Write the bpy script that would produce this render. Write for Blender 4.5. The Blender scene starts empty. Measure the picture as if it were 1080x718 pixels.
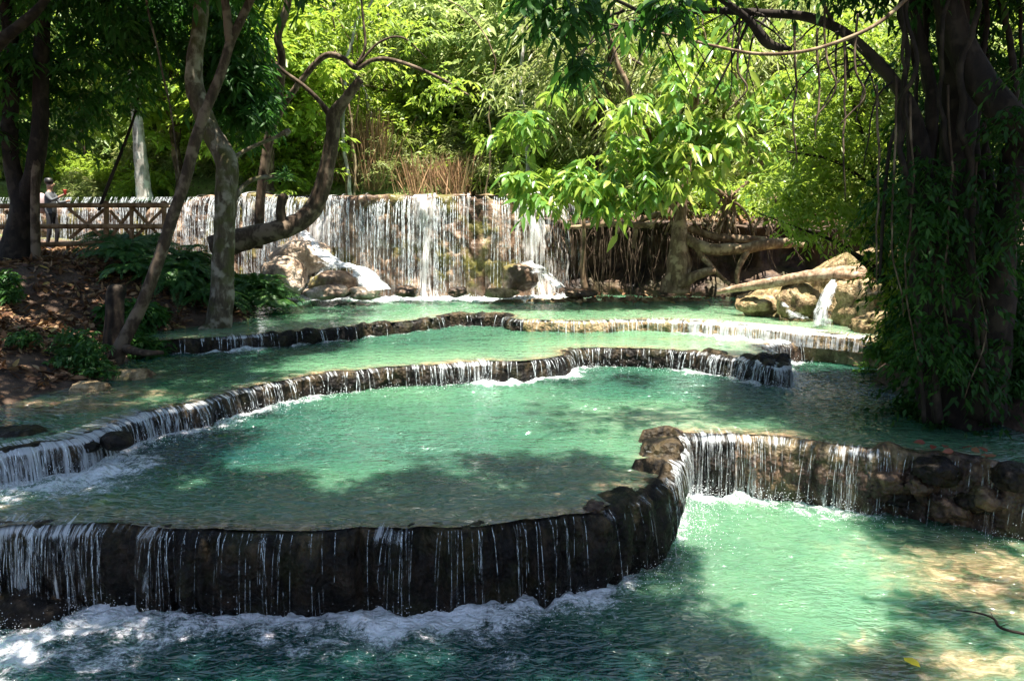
import bpy, bmesh, math, random
import numpy as np
from mathutils import Vector

rng = np.random.default_rng(7)
random.seed(7)
C = bpy.context.scene.collection
F = 840.0
H = 4.0
PITCH = math.atan(144 / 840.0)
cp, sp = math.cos(PITCH), math.sin(PITCH)
SUN = np.array([0.12, -0.17, 0.97]); SUN /= np.linalg.norm(SUN)

def ray(px, py):
    a = (px - 540) / F; b = -(py - 359) / F
    return np.array([a, cp + b * sp, -sp + b * cp])
def P(px, py, z):            # the point of the level z seen in that direction
    d = ray(px, py); return np.array([0, 0, H]) + d * ((z - H) / d[2])
def Q(px, py, Y):            # the point at the distance Y
    d = ray(px, py); return np.array([0, 0, H]) + d * (Y / d[1])

# ------------------------------------------------------------------ noise
def _h(ix, iy, iz, s):
    n = (ix * 374761393 + iy * 668265263 + iz * 2147483647 + s * 1274126177) & 0xFFFFFFFF
    n = ((n ^ (n >> 13)) * 1274126177) & 0xFFFFFFFF
    n = (n ^ (n >> 16)) & 0xFFFFFF
    return n / float(0xFFFFFF)
def vnoise(x, y, z=0.0, s=0):
    x, y, z = np.broadcast_arrays(np.asarray(x, float), np.asarray(y, float), np.asarray(z, float))
    ix, iy, iz = np.floor(x).astype(np.int64), np.floor(y).astype(np.int64), np.floor(z).astype(np.int64)
    fx, fy, fz = x - ix, y - iy, z - iz
    fx, fy, fz = [t * t * (3 - 2 * t) for t in (fx, fy, fz)]
    r = 0
    for dx in (0, 1):
        for dy in (0, 1):
            for dz in (0, 1):
                w = (fx if dx else 1 - fx) * (fy if dy else 1 - fy) * (fz if dz else 1 - fz)
                r = r + w * _h(ix + dx, iy + dy, iz + dz, s)
    return r * 2 - 1
def fbm(x, y, z=0.0, s=0, o=4):
    r = 0; a = 1; t = 0; f = 1
    for k in range(o):
        r = r + a * vnoise(np.asarray(x) * f, np.asarray(y) * f, np.asarray(z) * f, s + k * 17); t += a; a *= .5; f *= 2.03
    return r / t
def ss(a, b, x):
    t = np.clip((x - a) / (b - a), 0, 1); return t * t * (3 - 2 * t)

# ------------------------------------------------------------------ mesh helpers
class MB:
    def __init__(s): s.v = []; s.t = []; s.q = []; s.n = 0; s.a = {}
    def add(s, v, tris=None, quads=None, **attr):
        v = np.asarray(v, float)
        if tris is not None and len(tris): s.t.append(np.asarray(tris) + s.n)
        if quads is not None and len(quads): s.q.append(np.asarray(quads) + s.n)
        s.v.append(v); s.n += len(v)
        for k, val in attr.items(): s.a.setdefault(k, []).append(np.broadcast_to(np.asarray(val, float), (len(v),) + np.shape(val)[1:]) if np.ndim(val) else np.full(len(v), float(val)))
        return s
    def build(s, name, mat, parent=None, smooth=True, origin=None):
        v = np.concatenate(s.v)
        org = np.zeros(3) if origin is None else np.asarray(origin, float)
        v = v - org
        t = np.concatenate(s.t) if s.t else np.zeros((0, 3), int)
        q = np.concatenate(s.q) if s.q else np.zeros((0, 4), int)
        me = bpy.data.meshes.new(name)
        me.vertices.add(len(v)); me.vertices.foreach_set('co', v.astype(np.float32).ravel())
        nl = t.size + q.size
        me.loops.add(nl); me.loops.foreach_set('vertex_index', np.concatenate([t.ravel(), q.ravel()]).astype(np.int32))
        me.polygons.add(len(t) + len(q))
        st = np.concatenate([np.arange(len(t)) * 3, t.size + np.arange(len(q)) * 4]).astype(np.int32)
        me.polygons.foreach_set('loop_start', st)
        me.polygons.foreach_set('use_smooth', np.full(len(t) + len(q), smooth))
        for k, lst in s.a.items():
            arr = np.concatenate(lst).astype(np.float32)
            if len(arr) != len(v): continue
            if arr.ndim == 2:
                me.attributes.new(k, 'FLOAT_VECTOR', 'POINT').data.foreach_set('vector', arr.ravel())
            else:
                me.attributes.new(k, 'FLOAT', 'POINT').data.foreach_set('value', arr)
        me.update(calc_edges=True); me.validate()
        mats = mat if isinstance(mat, (list, tuple)) else [mat]
        for m in mats: me.materials.append(m)
        o = bpy.data.objects.new(name, me); C.objects.link(o)
        if parent is not None:
            o.parent = parent
            if origin is None: o.location = -np.array(parent.location) if parent.rotation_euler.z == 0 else o.location
        else: o.location = org
        return o
def tag(o, label=None, cat=None, group=None, kind=None):
    if label: o['label'] = label
    if cat: o['category'] = cat
    if group: o['group'] = group
    if kind: o['kind'] = kind
    return o
def empty(name, loc=(0, 0, 0), label=None, cat=None, group=None):
    o = bpy.data.objects.new(name, None); C.objects.link(o); o.location = [float(c) for c in loc]
    o.empty_display_size = .2
    return tag(o, label, cat, group)
def copy_tree(o, parent=None):
    c = o.copy(); C.objects.link(c)
    if parent is not None: c.parent = parent
    for ch in list(o.children): copy_tree(ch, c)
    return c

def gridq(nu, nv):
    i, j = np.meshgrid(np.arange(nu - 1), np.arange(nv - 1), indexing='ij')
    a = i * nv + j
    return np.stack([a, a + nv, a + nv + 1, a + 1], -1).reshape(-1, 4)

def spline(pts, n):
    pts = np.asarray(pts, float)
    if len(pts) < 3:
        t = np.linspace(0, 1, n)[:, None]; return pts[0] * (1 - t) + pts[-1] * t
    p = np.vstack([2 * pts[0] - pts[1], pts, 2 * pts[-1] - pts[-2]])
    u = np.linspace(0, len(pts) - 1, n); i = np.minimum(u.astype(int), len(pts) - 2); t = (u - i)[:, None]
    a, b, c, d = p[i], p[i + 1], p[i + 2], p[i + 3]
    return .5 * (2 * b + (c - a) * t + (2 * a - 5 * b + 4 * c - d) * t ** 2 + (3 * b - a - 3 * c + d) * t ** 3)
def tube(mb, pts, radii, sides=8, n=None, rough=0.12, seed=0, wob=0.0):
    """pts (k,3), radii (k): a bark covered limb"""
    pts = np.asarray(pts, float); radii = np.asarray(radii, float)
    n = n or max(4, (len(pts) - 1) * 5)
    pr = spline(np.column_stack([pts, radii]), n)
    p, r = pr[:, :3], np.maximum(pr[:, 3], .001)
    if wob:
        L = np.linspace(0, 1, n) * np.linalg.norm(pts[-1] - pts[0])
        for k in range(3): p[:, k] += wob * fbm(L * 1.3 + seed * 3.1 + k * 11, 0, 0, seed, 3) * np.minimum(1, np.linspace(0, 4, n))
    d = np.gradient(p, axis=0); d /= np.linalg.norm(d, axis=1)[:, None] + 1e-9
    ref = np.array([0.0, 1, 0]) if abs(d[:, 1]).mean() < .8 else np.array([0, 0, 1.0])
    s = np.cross(d, ref); s /= np.linalg.norm(s, axis=1)[:, None] + 1e-9
    t = np.cross(s, d)
    a = np.linspace(0, 2 * np.pi, sides, endpoint=False)
    ring = np.cos(a)[None, :, None] * s[:, None, :] + np.sin(a)[None, :, None] * t[:, None, :]
    ln = np.concatenate([[0], np.cumsum(np.linalg.norm(np.diff(p, axis=0), axis=1))])
    ca, sa = np.cos(a)[None, :] * 1.6, np.sin(a)[None, :] * 1.6
    rr = r[:, None] * (1 + rough * fbm(ca + seed, sa, ln[:, None] * 1.2, seed, 3) + rough * .5 * fbm(ca * 3, sa * 3, ln[:, None] * 5, seed + 5, 2))
    V = (p[:, None, :] + ring * rr[:, :, None]).reshape(-1, 3)
    i, j = np.meshgrid(np.arange(n - 1), np.arange(sides), indexing='ij')
    A = i * sides + j; B = i * sides + (j + 1) % sides
    q = np.stack([A, B, B + sides, A + sides], -1).reshape(-1, 4)
    V = np.vstack([V, p[0], p[-1]])
    e0, e1 = n * sides, n * sides + 1
    k = np.arange(sides)
    tr = np.vstack([np.stack([(k + 1) % sides, k, np.full(sides, e0)], -1), np.stack([(n - 1) * sides + k, (n - 1) * sides + (k + 1) % sides, np.full(sides, e1)], -1)])
    mb.add(V, tris=tr, quads=q)
    return p

def unit(v): return v / (np.linalg.norm(v, axis=-1, keepdims=True) + 1e-9)
BIG = dict(t=np.array([0, .5, 1, .3, .68, .3, .68]), w=np.array([0, 0, 0, .5, .42, -.5, -.42]), h=np.array([0, 0, 0, .14, .12, .14, .12]),
           tris=np.array([[0, 1, 3], [3, 1, 4], [1, 2, 4], [0, 5, 1], [5, 6, 1], [1, 6, 2]]))
SML = dict(t=np.array([0, .45, 1, .45]), w=np.array([0, .5, 0, -.5]), h=np.array([0, .15, 0, .15]), tris=np.array([[0, 2, 1], [0, 3, 2]]))
def leaves(mb, base, d, nrm, L, W, tmpl=SML, sag=.25, rnd=None):
    """a batch of folded, drooping leaf blades"""
    N = len(base)
    d = unit(d); s = unit(np.cross(d, nrm)); nn = np.cross(s, d)
    L = np.broadcast_to(L, (N,)); W = np.broadcast_to(W, (N,))
    t, w, h = tmpl['t'], tmpl['w'], tmpl['h']
    V = base[:, None, :] + d[:, None, :] * (t[None, :] * L[:, None])[..., None] + s[:, None, :] * (w[None, :] * W[:, None])[..., None] + nn[:, None, :] * (h[None, :] * W[:, None])[..., None]
    V[..., 2] -= sag * (t ** 2)[None, :] * L[:, None]
    k = len(t)
    tr = (tmpl['tris'][None] + (np.arange(N) * k)[:, None, None]).reshape(-1, 3)
    if rnd is None: rnd = rng.random(N)
    mb.add(V.reshape(-1, 3), tris=tr, rnd=np.repeat(rnd, k))

def sprays(mb, cen, rc, ntw, nlf, L, W, droop=.4, tmpl=SML, up=.3, twig=None, flat=.5, g=rng, sag=.25):
    """leafy twigs radiating from each cluster centre"""
    cen = np.asarray(cen); K = len(cen)
    if K == 0: return
    rc = np.broadcast_to(rc, (K,))
    td = g.normal(size=(K, ntw, 3)); td[..., 2] = td[..., 2] * flat + up; td = unit(td)
    tl = rc[:, None] * g.uniform(.6, 1.15, (K, ntw))
    tt = (np.arange(nlf) + g.random((K, ntw, nlf))) / nlf * .85 + .15
    pos = cen[:, None, None, :] + td[:, :, None, :] * (tl[..., None] * tt)[..., None]
    pos[..., 2] -= droop * (tt ** 2) * tl[..., None]
    side = np.where(np.arange(nlf) % 2 == 0, 1, -1)[None, None, :, None]
    sv = unit(np.cross(td, np.array([0, 0, 1.0])))[:, :, None, :]
    ld = td[:, :, None, :] * .7 + sv * side * .8 + g.normal(scale=.3, size=pos.shape)
    ld[..., 2] -= droop * 1.2
    nr = g.normal(scale=.45, size=pos.shape); nr[..., 2] += 1
    n = K * ntw * nlf
    cr = g.random((K, 1, 1)) * .5 + g.random((K, ntw, nlf)) * .5
    leaves(mb, pos.reshape(n, 3), ld.reshape(n, 3), unit(nr.reshape(n, 3)), L * g.uniform(.4, 1.3, n), W * g.uniform(.5, 1.3, n), tmpl, sag, cr.reshape(n))
    if twig is not None:
        for k in range(K):
            for j in range(ntw):
                a = cen[k]; e = cen[k] + td[k, j] * tl[k, j]; e[2] -= droop * tl[k, j]
                m = (a + e) / 2; m[2] += .12 * tl[k, j]
                tube(twig, [a, m, e], [.006, .004, .002], 3, 4, 0)

# ------------------------------------------------------------------ materials
def mat(name):
    m = bpy.data.materials.new(name); m.use_nodes = True
    nt = m.node_tree; nt.nodes.clear()
    return m, nt
class NT:
    def __init__(s, nt): s.nt = nt
    def n(s, t, **k):
        nd = s.nt.nodes.new(t)
        ins = k.pop('ins', {})
        for a, b in k.items(): setattr(nd, a, b)
        for a, b in ins.items():
            if isinstance(b, bpy.types.NodeSocket): s.nt.links.new(b, nd.inputs[a])
            else: nd.inputs[a].default_value = (*b, 1) if (nd.inputs[a].type == 'RGBA' and len(b) == 3) else b
        return nd
    def out(s, surf): o = s.n('ShaderNodeOutputMaterial'); s.nt.links.new(surf, o.inputs['Surface']); return o
    def noise(s, vec, scale, detail=4, rough=.55, dist=0.0):
        return s.n('ShaderNodeTexNoise', ins={'Vector': vec, 'Scale': scale, 'Detail': detail, 'Roughness': rough, 'Distortion': dist}).outputs['Fac']
    def mapv(s, vec, sc=(1, 1, 1), loc=(0, 0, 0)):
        return s.n('ShaderNodeMapping', ins={'Vector': vec, 'Scale': sc, 'Location': loc}).outputs['Vector']
    def ramp(s, fac, stops, interp='LINEAR'):
        r = s.n('ShaderNodeValToRGB', ins={'Fac': fac}); cr = r.color_ramp; cr.interpolation = interp
        while len(cr.elements) < len(stops): cr.elements.new(.5)
        for e, (p, c) in zip(cr.elements, stops):
            e.position = p; e.color = (c, c, c, 1) if isinstance(c, (int, float)) else (*c, 1)
        return r.outputs['Color']
    def mr(s, v, a, b, c=0, d=1, smooth=True):
        r = s.n('ShaderNodeMapRange', interpolation_type='SMOOTHSTEP' if smooth else 'LINEAR')
        for k, x in zip(('Value', 'From Min', 'From Max', 'To Min', 'To Max'), (v, a, b, c, d)):
            if isinstance(x, bpy.types.NodeSocket): s.nt.links.new(x, r.inputs[k])
            else: r.inputs[k].default_value = x
        return r.outputs['Result']
    def m(s, op, a, b=0.0, c=0.0):
        r = s.n('ShaderNodeMath', operation=op)
        for k, x in enumerate((a, b, c)):
            if isinstance(x, bpy.types.NodeSocket): s.nt.links.new(x, r.inputs[k])
            else: r.inputs[k].default_value = x
        return r.outputs[0]
    def mix(s, f, a, b):
        r = s.n('ShaderNodeMix', data_type='RGBA')
        for k, x in ((0, f), (6, a), (7, b)):
            if isinstance(x, bpy.types.NodeSocket): s.nt.links.new(x, r.inputs[k])
            else: r.inputs[k].default_value = (*x, 1) if isinstance(x, tuple) and len(x) == 3 else x
        return r.outputs[2]
    def bump(s, h, st, dist=.05, nrm=None):
        r = s.n('ShaderNodeBump', ins={'Height': h, 'Strength': st, 'Distance': dist})
        if nrm is not None: s.nt.links.new(nrm, r.inputs['Normal'])
        return r.outputs['Normal']
    def attr(s, name, o='Fac'): return s.n('ShaderNodeAttribute', attribute_name=name).outputs[o]
    def pos(s): return s.n('ShaderNodeNewGeometry').outputs['Position']
    def bsdf(s, **k): return s.n('ShaderNodeBsdfPrincipled', ins=k).outputs[0]

def leaf_mat(name, stops, trans, tmix=.45, rough=.4, spec=.35):
    m, nt = mat(name); N = NT(nt)
    col = N.ramp(N.attr('rnd'), stops)
    b = N.bsdf(**{'Base Color': col, 'Roughness': rough, 'Specular IOR Level': spec})
    tcol = N.mix(.5, col, trans)
    tr = N.n('ShaderNodeBsdfTranslucent', ins={'Color': tcol}).outputs[0]
    N.out(N.n('ShaderNodeMixShader', ins={0: tmix, 1: b, 2: tr}).outputs[0]); return m
M = {}
M['leaf_bright'] = leaf_mat('bright leaf', [(0, (.08, .16, .02)), (.5, (.17, .27, .035)), (.85, (.30, .37, .055)), (1, (.46, .46, .12))], (.50, .66, .07), .5)
M['leaf_hill'] = leaf_mat('hillside leaf', [(0, (.12, .20, .06)), (.45, (.22, .31, .10)), (.8, (.35, .42, .16)), (1, (.54, .50, .32))], (.50, .62, .16), .45)
M['leaf_pale'] = leaf_mat('pale grassy leaf', [(0, (.14, .20, .05)), (.5, (.24, .29, .10)), (1, (.42, .36, .20))], (.35, .45, .10), .4)
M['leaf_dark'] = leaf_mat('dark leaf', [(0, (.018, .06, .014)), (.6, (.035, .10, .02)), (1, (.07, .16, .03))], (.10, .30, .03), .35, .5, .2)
M['leaf_big'] = leaf_mat('large drooping leaf', [(0, (.06, .17, .04)), (.5, (.12, .26, .045)), (.75, (.30, .38, .06)), (1, (.60, .52, .2))], (.45, .62, .08), .5, .3, .5)
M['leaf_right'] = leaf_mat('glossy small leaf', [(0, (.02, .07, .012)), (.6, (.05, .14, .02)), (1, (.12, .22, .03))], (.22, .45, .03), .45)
M['leaf_shaded'] = leaf_mat('shaded leaf', [(0, (.008, .028, .006)), (.6, (.018, .055, .010)), (1, (.05, .12, .02))], (.06, .20, .02), .3, .5, .15)  # darker leaf copy; shade of the right tree put into its colour
M['fern'] = leaf_mat('fern leaf', [(0, (.02, .075, .02)), (.7, (.05, .13, .03)), (1, (.12, .22, .05))], (.15, .35, .04), .35)
M['litter'] = leaf_mat('dry leaf', [(0, (.05, .022, .012)), (.35, (.12, .06, .03)), (.7, (.20, .11, .055)), (.93, (.33, .22, .12)), (1, (.38, .30, .10))], (.25, .12, .04), .12, .6, .2)
M['red_leaf'] = leaf_mat('red dry leaf', [(0, (.12, .02, .012)), (.6, (.16, .045, .02)), (1, (.2, .10, .05))], (.4, .1, .03), .15, .5)
M['straw'] = leaf_mat('straw', [(0, (.11, .055, .03)), (.5, (.26, .15, .08)), (1, (.5, .30, .17))], (.4, .25, .1), .2, .6)

def bark(name, c1, c2, c3, moss=None, scale=9):
    m, nt = mat(name); N = NT(nt); p = N.pos()
    n1 = N.noise(N.mapv(p, (1, 1, .35)), scale, 6, .65, .3); n2 = N.noise(p, scale * .4, 3, .5)
    col = N.ramp(n1, [(.3, c1), (.52, c2), (.72, c3)])
    patch = N.mr(n2, .50, .62)
    col = N.mix(patch, col, c3)
    if moss:
        n3 = N.noise(p, 3.1, 4); col = N.mix(N.mr(n3, .45, .65, 0, .8), col, moss)
    b = N.bsdf(**{'Base Color': col, 'Roughness': .85, 'Specular IOR Level': .25, 'Normal': N.bump(n1, .7, .03)})
    N.out(b); return m
M['bark_pale'] = bark('pale mottled bark', (.03, .022, .014), (.085, .065, .042), (.24, .21, .16), (.06, .06, .015))
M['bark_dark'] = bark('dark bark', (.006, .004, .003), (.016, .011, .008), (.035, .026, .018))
M['bark_brown'] = bark('brown bark', (.018, .012, .008), (.055, .036, .022), (.15, .11, .075))
M['bark_white'] = bark('white bark', (.10, .085, .07), (.26, .24, .22), (.42, .40, .37))
M['root'] = bark('root bark', (.045, .028, .016), (.13, .085, .05), (.28, .21, .13))
M['log'] = bark('log bark', (.10, .06, .035), (.27, .18, .115), (.44, .33, .23), None, 14)
M['wood'] = bark('fence wood', (.09, .045, .02), (.22, .125, .06), (.34, .21, .12))

def stone(name, dark, mid, light, moss=None, mossamt=.5, wet=.4, scale=3.0, bump=.9, lightpos=.62, crust=.55, spec=.35):
    m, nt = mat(name); N = NT(nt); p = N.pos()
    pv = N.mapv(p, (1, 1, .55))
    n1 = N.noise(pv, scale, 8, .65, .6); n2 = N.noise(p, scale * 5, 6, .65)
    v = N.n('ShaderNodeTexVoronoi', ins={'Vector': p, 'Scale': scale * 6}).outputs['Distance']
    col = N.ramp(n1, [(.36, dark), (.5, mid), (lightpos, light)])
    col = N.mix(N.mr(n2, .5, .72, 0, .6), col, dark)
    if moss:
        col = N.mix(N.mr(N.noise(p, scale * .7, 5, .6), .5, .62, 0, mossamt), col, moss)
    cr = N.m('MULTIPLY', N.attr('crust'), N.mr(n1, .45, .62, 0, crust)); col = N.mix(cr, col, N.ramp(n2, [(.35, (.05, .045, .012)), (.5, (.16, .11, .05)), (.7, (.36, .27, .15))]))
    h = N.m('ADD', N.m('ADD', n1, N.m('MULTIPLY', n2, .4)), N.m('MULTIPLY', v, .35))
    b = N.bsdf(**{'Base Color': col, 'Roughness': N.mr(n2, .3, .7, wet, min(1, wet + .4)), 'Specular IOR Level': spec, 'Normal': N.bump(h, bump, .06)})
    N.out(b); return m
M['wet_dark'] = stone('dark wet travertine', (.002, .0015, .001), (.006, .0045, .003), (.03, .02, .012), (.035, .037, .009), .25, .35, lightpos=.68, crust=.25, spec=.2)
M['wet_brown'] = stone('brown wet travertine', (.012, .007, .005), (.055, .033, .02), (.17, .11, .068), (.07, .07, .02), .4, .25)
M['fall_rock'] = stone('waterfall rock face', (.035, .02, .012), (.14, .088, .055), (.34, .24, .165), (.12, .115, .02), .75, .25, 1.6)
M['tan_rock'] = stone('tan travertine', (.07, .04, .018), (.24, .17, .085), (.44, .33, .19), (.12, .12, .03), .5, .5, 3.2)
M['pale_rock'] = stone('pale wet boulder', (.14, .09, .06), (.36, .27, .19), (.58, .48, .38), None, 0, .3, 2.4)
M['cliff'] = stone('dark cliff', (.008, .006, .005), (.05, .03, .02), (.12, .075, .045), (.05, .05, .015), .5, .5, 1.5)

# ground
m, nt = mat('forest ground'); N = NT(nt); p = N.pos()
sx = N.n('ShaderNodeSeparateXYZ', ins={0: p})
n1 = N.noise(p, 2.5, 8, .65); n2 = N.noise(p, 14, 6, .6)
dirt = N.ramp(n1, [(.35, (.03, .018, .012)), (.55, (.09, .055, .035)), (.7, (.17, .11, .07))])
dirt = N.mix(N.mr(n2, .55, .7, 0, .7), dirt, (.04, .025, .015))
green = N.ramp(n1, [(.3, (.09, .16, .03)), (.55, (.20, .28, .07)), (.75, (.38, .36, .17))])
f = N.mr(sx.outputs['Y'], 24.5, 27, 0, 1)
col = N.mix(N.m('MULTIPLY', f, N.mr(n2, .3, .55)), dirt, green)
N.out(N.bsdf(**{'Base Color': col, 'Roughness': .9, 'Normal': N.bump(n2, .8, .06)})); M['ground'] = m

# water of the pools
m, nt = mat('milky turquoise water'); N = NT(nt); p = N.pos()
shal, foam, deep = N.attr('shal'), N.attr('foam'), N.attr('deep')
nA = N.noise(p, .8, 4, .6, .5); nB = N.noise(p, 3.5, 5, .65, .8)
base = N.ramp(deep, [(0, (.22, .31, .19)), (.35, (.095, .20, .108)), (.7, (.036, .108, .06)), (1, (.006, .038, .032))])  # dark end also puts the shade of the left water into colour
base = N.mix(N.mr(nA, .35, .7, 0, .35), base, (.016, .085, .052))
sand = N.ramp(nB, [(.32, (.045, .042, .02)), (.5, (.15, .125, .065)), (.68, (.38, .32, .18))])
col = N.mix(N.mr(N.m('ADD', shal, N.m('MULTIPLY', N.m('SUBTRACT', nB, .5), .7)), .15, .85), base, sand)
fv = N.mapv(p, (1, 1.0, 1))
f1 = N.noise(fv, 2.4, 12, .76, 1.0); f2 = N.noise(fv, 26, 5, .75, .3)
fn = N.m('ADD', N.m('MULTIPLY', f1, .68), N.m('MULTIPLY', f2, .32))
thr = N.m('SUBTRACT', .72, N.m('MULTIPLY', foam, .42))
fm = N.mr(fn, thr, N.m('ADD', thr, .19))
fm = N.m('MULTIPLY', fm, N.mr(foam, .02, .15))
col = N.mix(N.m('MULTIPLY', fm, .93), col, (.80, .86, .88))
w1 = N.noise(N.mapv(p, (1, 1.9, 1)), 2.8, 1.5, .5, .6); w2 = N.noise(N.mapv(p, (1, 2.1, 1)), 7.5, 1.2, .5, .9)
rip = N.attr('rip')
hh = N.m('ADD', N.m('MULTIPLY', w1, .9), N.m('MULTIPLY', w2, .55))
nr = N.bump(hh, rip, .20)
nr2 = N.bump(fn, N.m('MULTIPLY', fm, .9), .06, nr)
bn = N.n('ShaderNodeBsdfPrincipled', subsurface_method='BURLEY', ins={'Base Color': col, 'Roughness': N.m('ADD', .03, N.m('MULTIPLY', fm, .45)), 'IOR': 1.5, 'Specular IOR Level': 1.0, 'Normal': nr2,
  'Subsurface Weight': N.m('SUBTRACT', .9, N.m('MULTIPLY', fm, .8)), 'Subsurface Scale': .5, 'Subsurface Radius': (.4, .9, .6)})
b = bn.outputs[0]
N.out(b); M['water'] = m

def film_mat(name, U, Vs, white=(.85, .9, .93), soft=.16, base=.80, amax=.8):
    m, nt = mat(name); N = NT(nt)
    uv = N.attr('uvp', 'Vector'); flow = N.attr('flow')
    a = N.noise(N.mapv(uv, (U, Vs, 1)), 1.0, 5, .62, .25); b_ = N.noise(N.mapv(uv, (U * .16, Vs * .25, 1), (5, 3, 0)), 1.0, 2, .5)
    fine = N.noise(N.mapv(uv, (U * 3.5, Vs * 7, 1)), 1, 3, .7)
    n = N.m('ADD', N.m('ADD', N.m('MULTIPLY', a, .62), N.m('MULTIPLY', b_, .23)), N.m('MULTIPLY', fine, .15))
    thr = N.m('SUBTRACT', base, N.m('MULTIPLY', flow, .42))
    al = N.mr(n, thr, N.m('ADD', thr, soft), 0, amax)
    al = N.m('MULTIPLY', al, N.mr(flow, .0, .08))
    P_ = N.bsdf(**{'Base Color': white, 'Roughness': .22, 'IOR': 1.33, 'Normal': N.bump(n, .9, .05)})
    tl = N.n('ShaderNodeBsdfTranslucent', ins={'Color': white}).outputs[0]
    sh = N.n('ShaderNodeMixShader', ins={0: .3, 1: P_, 2: tl}).outputs[0]
    t = N.n('ShaderNodeBsdfTransparent').outputs[0]
    N.out(N.n('ShaderNodeMixShader', ins={0: al, 1: t, 2: sh}).outputs[0]); return m
M['film'] = film_mat('water film over a ledge', 26, 1.9, amax=.72)
M['film_big'] = film_mat('water curtain', 10, 1.0, white=(.92, .89, .86), soft=.13, base=.80, amax=.88)
M['film_foam'] = film_mat('white cascade', 9, 3.2, base=.80, soft=.2, amax=.95)
m, nt = mat('falling water strand'); N = NT(nt); p = N.pos()
al = N.mr(N.noise(N.mapv(p, (20, 20, 6)), 1, 3, .7), .42, .72, .02, .7)
sh = N.bsdf(**{'Base Color': (.85, .92, .95, 1), 'Roughness': .12, 'IOR': 1.33})
N.out(N.n('ShaderNodeMixShader', ins={0: al, 1: N.n('ShaderNodeBsdfTransparent').outputs[0], 2: sh}).outputs[0]); M['strand'] = m

m, nt = mat('white droplet'); N = NT(nt); N.out(N.bsdf(**{'Base Color': (.85, .9, .93), 'Roughness': .2, 'Alpha': .7})); M['drop'] = m
def plain(name, col, rough=.7, **k):
    m, nt = mat(name); N = NT(nt)
    n = N.noise(N.pos(), 18, 4)
    c2 = tuple(c * .7 for c in col)
    N.out(N.bsdf(**{'Base Color': N.mix(n, col, c2), 'Roughness': rough, **k})); return m
M['skin'] = plain('skin', (.38, .22, .15), .5)
M['shirt'] = plain('grey shirt', (.11, .12, .13), .9)
M['trousers'] = plain('dark trousers', (.02, .02, .025), .9)
M['hair'] = plain('black hair', (.01, .008, .007), .5)
M['pack'] = plain('pale pink fabric', (.55, .42, .42), .9)
M['packdark'] = plain('dark strap', (.04, .03, .035), .9)
M['red'] = plain('red plastic', (.45, .04, .025), .4)
M['yellow'] = plain('yellow leaf', (.75, .62, .04), .4)

# ------------------------------------------------------------------ lips of the terraces
Z = [0.0, .848, 1.196, 1.448, 4.26]
LIPPX = {
 1: [(-260, 590), (-120, 568), (0, 556), (60, 552), (110, 549), (160, 553), (220, 557), (300, 559), (350, 558), (410, 556), (470, 553), (540, 550), (585, 545), (622, 536), (655, 524), (686, 508), (703, 490), (708, 474), (704, 462), (716, 456), (760, 456), (820, 459), (870, 465), (910, 470), (960, 477), (1010, 483), (1060, 490), (1120, 500), (1250, 512)],
 2: [(-260, 520), (-100, 500), (0, 478), (60, 465), (95, 455), (130, 441), (165, 432), (200, 426), (240, 414), (280, 404), (330, 395), (400, 387), (460, 384), (500, 382), (560, 379), (592, 374), (602, 368), (640, 366), (700, 368), (740, 372), (780, 377), (812, 384), (828, 382), (800, 366), (812, 362), (870, 362), (940, 368), (1020, 372), (1200, 380)],
 3: [(-60, 368), (100, 362), (200, 357), (250, 354), (300, 350), (350, 346), (400, 341), (440, 337), (480, 333), (530, 332), (545, 336), (600, 338), (640, 337), (700, 337), (760, 340), (820, 345), (860, 350), (960, 358), (1150, 372)],
}
class Lip: pass
def make_lip(w, px, step):
    """w: control points (k,2)"""
    w = np.array(w, float); px = np.array(px, float)
    for i in range(1, len(w)):
        if w[i, 0] <= w[i - 1, 0] + .03: w[i, 0] = w[i - 1, 0] + .03
    seg = np.concatenate([[0], np.cumsum(np.linalg.norm(np.diff(w, axis=0), axis=1))])
    n = int(seg[-1] / step)
    dense = spline(np.column_stack([w, px]), 2400)
    for i in range(1, len(dense)):
        if dense[i, 0] <= dense[i - 1, 0]: dense[i, 0] = dense[i - 1, 0] + 1e-5
    s = np.concatenate([[0], np.cumsum(np.linalg.norm(np.diff(dense[:, :2], axis=0), axis=1))])
    u = np.linspace(0, s[-1], n)
    L = Lip(); L.x = np.interp(u, s, dense[:, 0]); L.y = np.interp(u, s, dense[:, 1]); L.px = np.interp(u, s, dense[:, 2]); L.u = u; L.n = n
    L.x = np.maximum.accumulate(L.x + np.arange(n) * 1e-6)
    L.y = L.y + .09 * fbm(u * 1.1, 0, 0, 3, 2) + .045 * fbm(u * 4.2, 0, 0, 8, 3)
    tx, ty = np.gradient(L.x), np.gradient(L.y); k = np.hypot(tx, ty)
    nx, ny = ty / k, -tx / k
    ker = np.ones(9) / 9
    nx = np.convolve(np.pad(nx, 4, mode='edge'), ker, 'valid'); ny = np.convolve(np.pad(ny, 4, mode='edge'), ker, 'valid')
    k = np.hypot(nx, ny); L.nx, L.ny = nx / k, ny / k
    return L
lips = {}
for k, pts in LIPPX.items():
    w = [P(a, b, Z[k])[:2] for a, b in pts]
    lips[k] = make_lip(w, [a for a, b in pts], {1: .03, 2: .04, 3: .05}[k])
FALL = [(-120, 27.5), (40, 26), (110, 25), (180, 24.2), (260, 23.2), (330, 22.6), (450, 22.3), (520, 22.3), (560, 22.5), (585, 22.9), (600, 23.6)]
lips[4] = make_lip([Q(a, 205, y)[:2] for a, y in FALL], [a for a, y in FALL], .06)
CLIFF = [(566, 22.9), (600, 22.7), (640, 22.9), (700, 22.6), (760, 22.4), (820, 22.3), (900, 22.2), (990, 22.4), (1150, 23), (1300, 24)]
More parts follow.
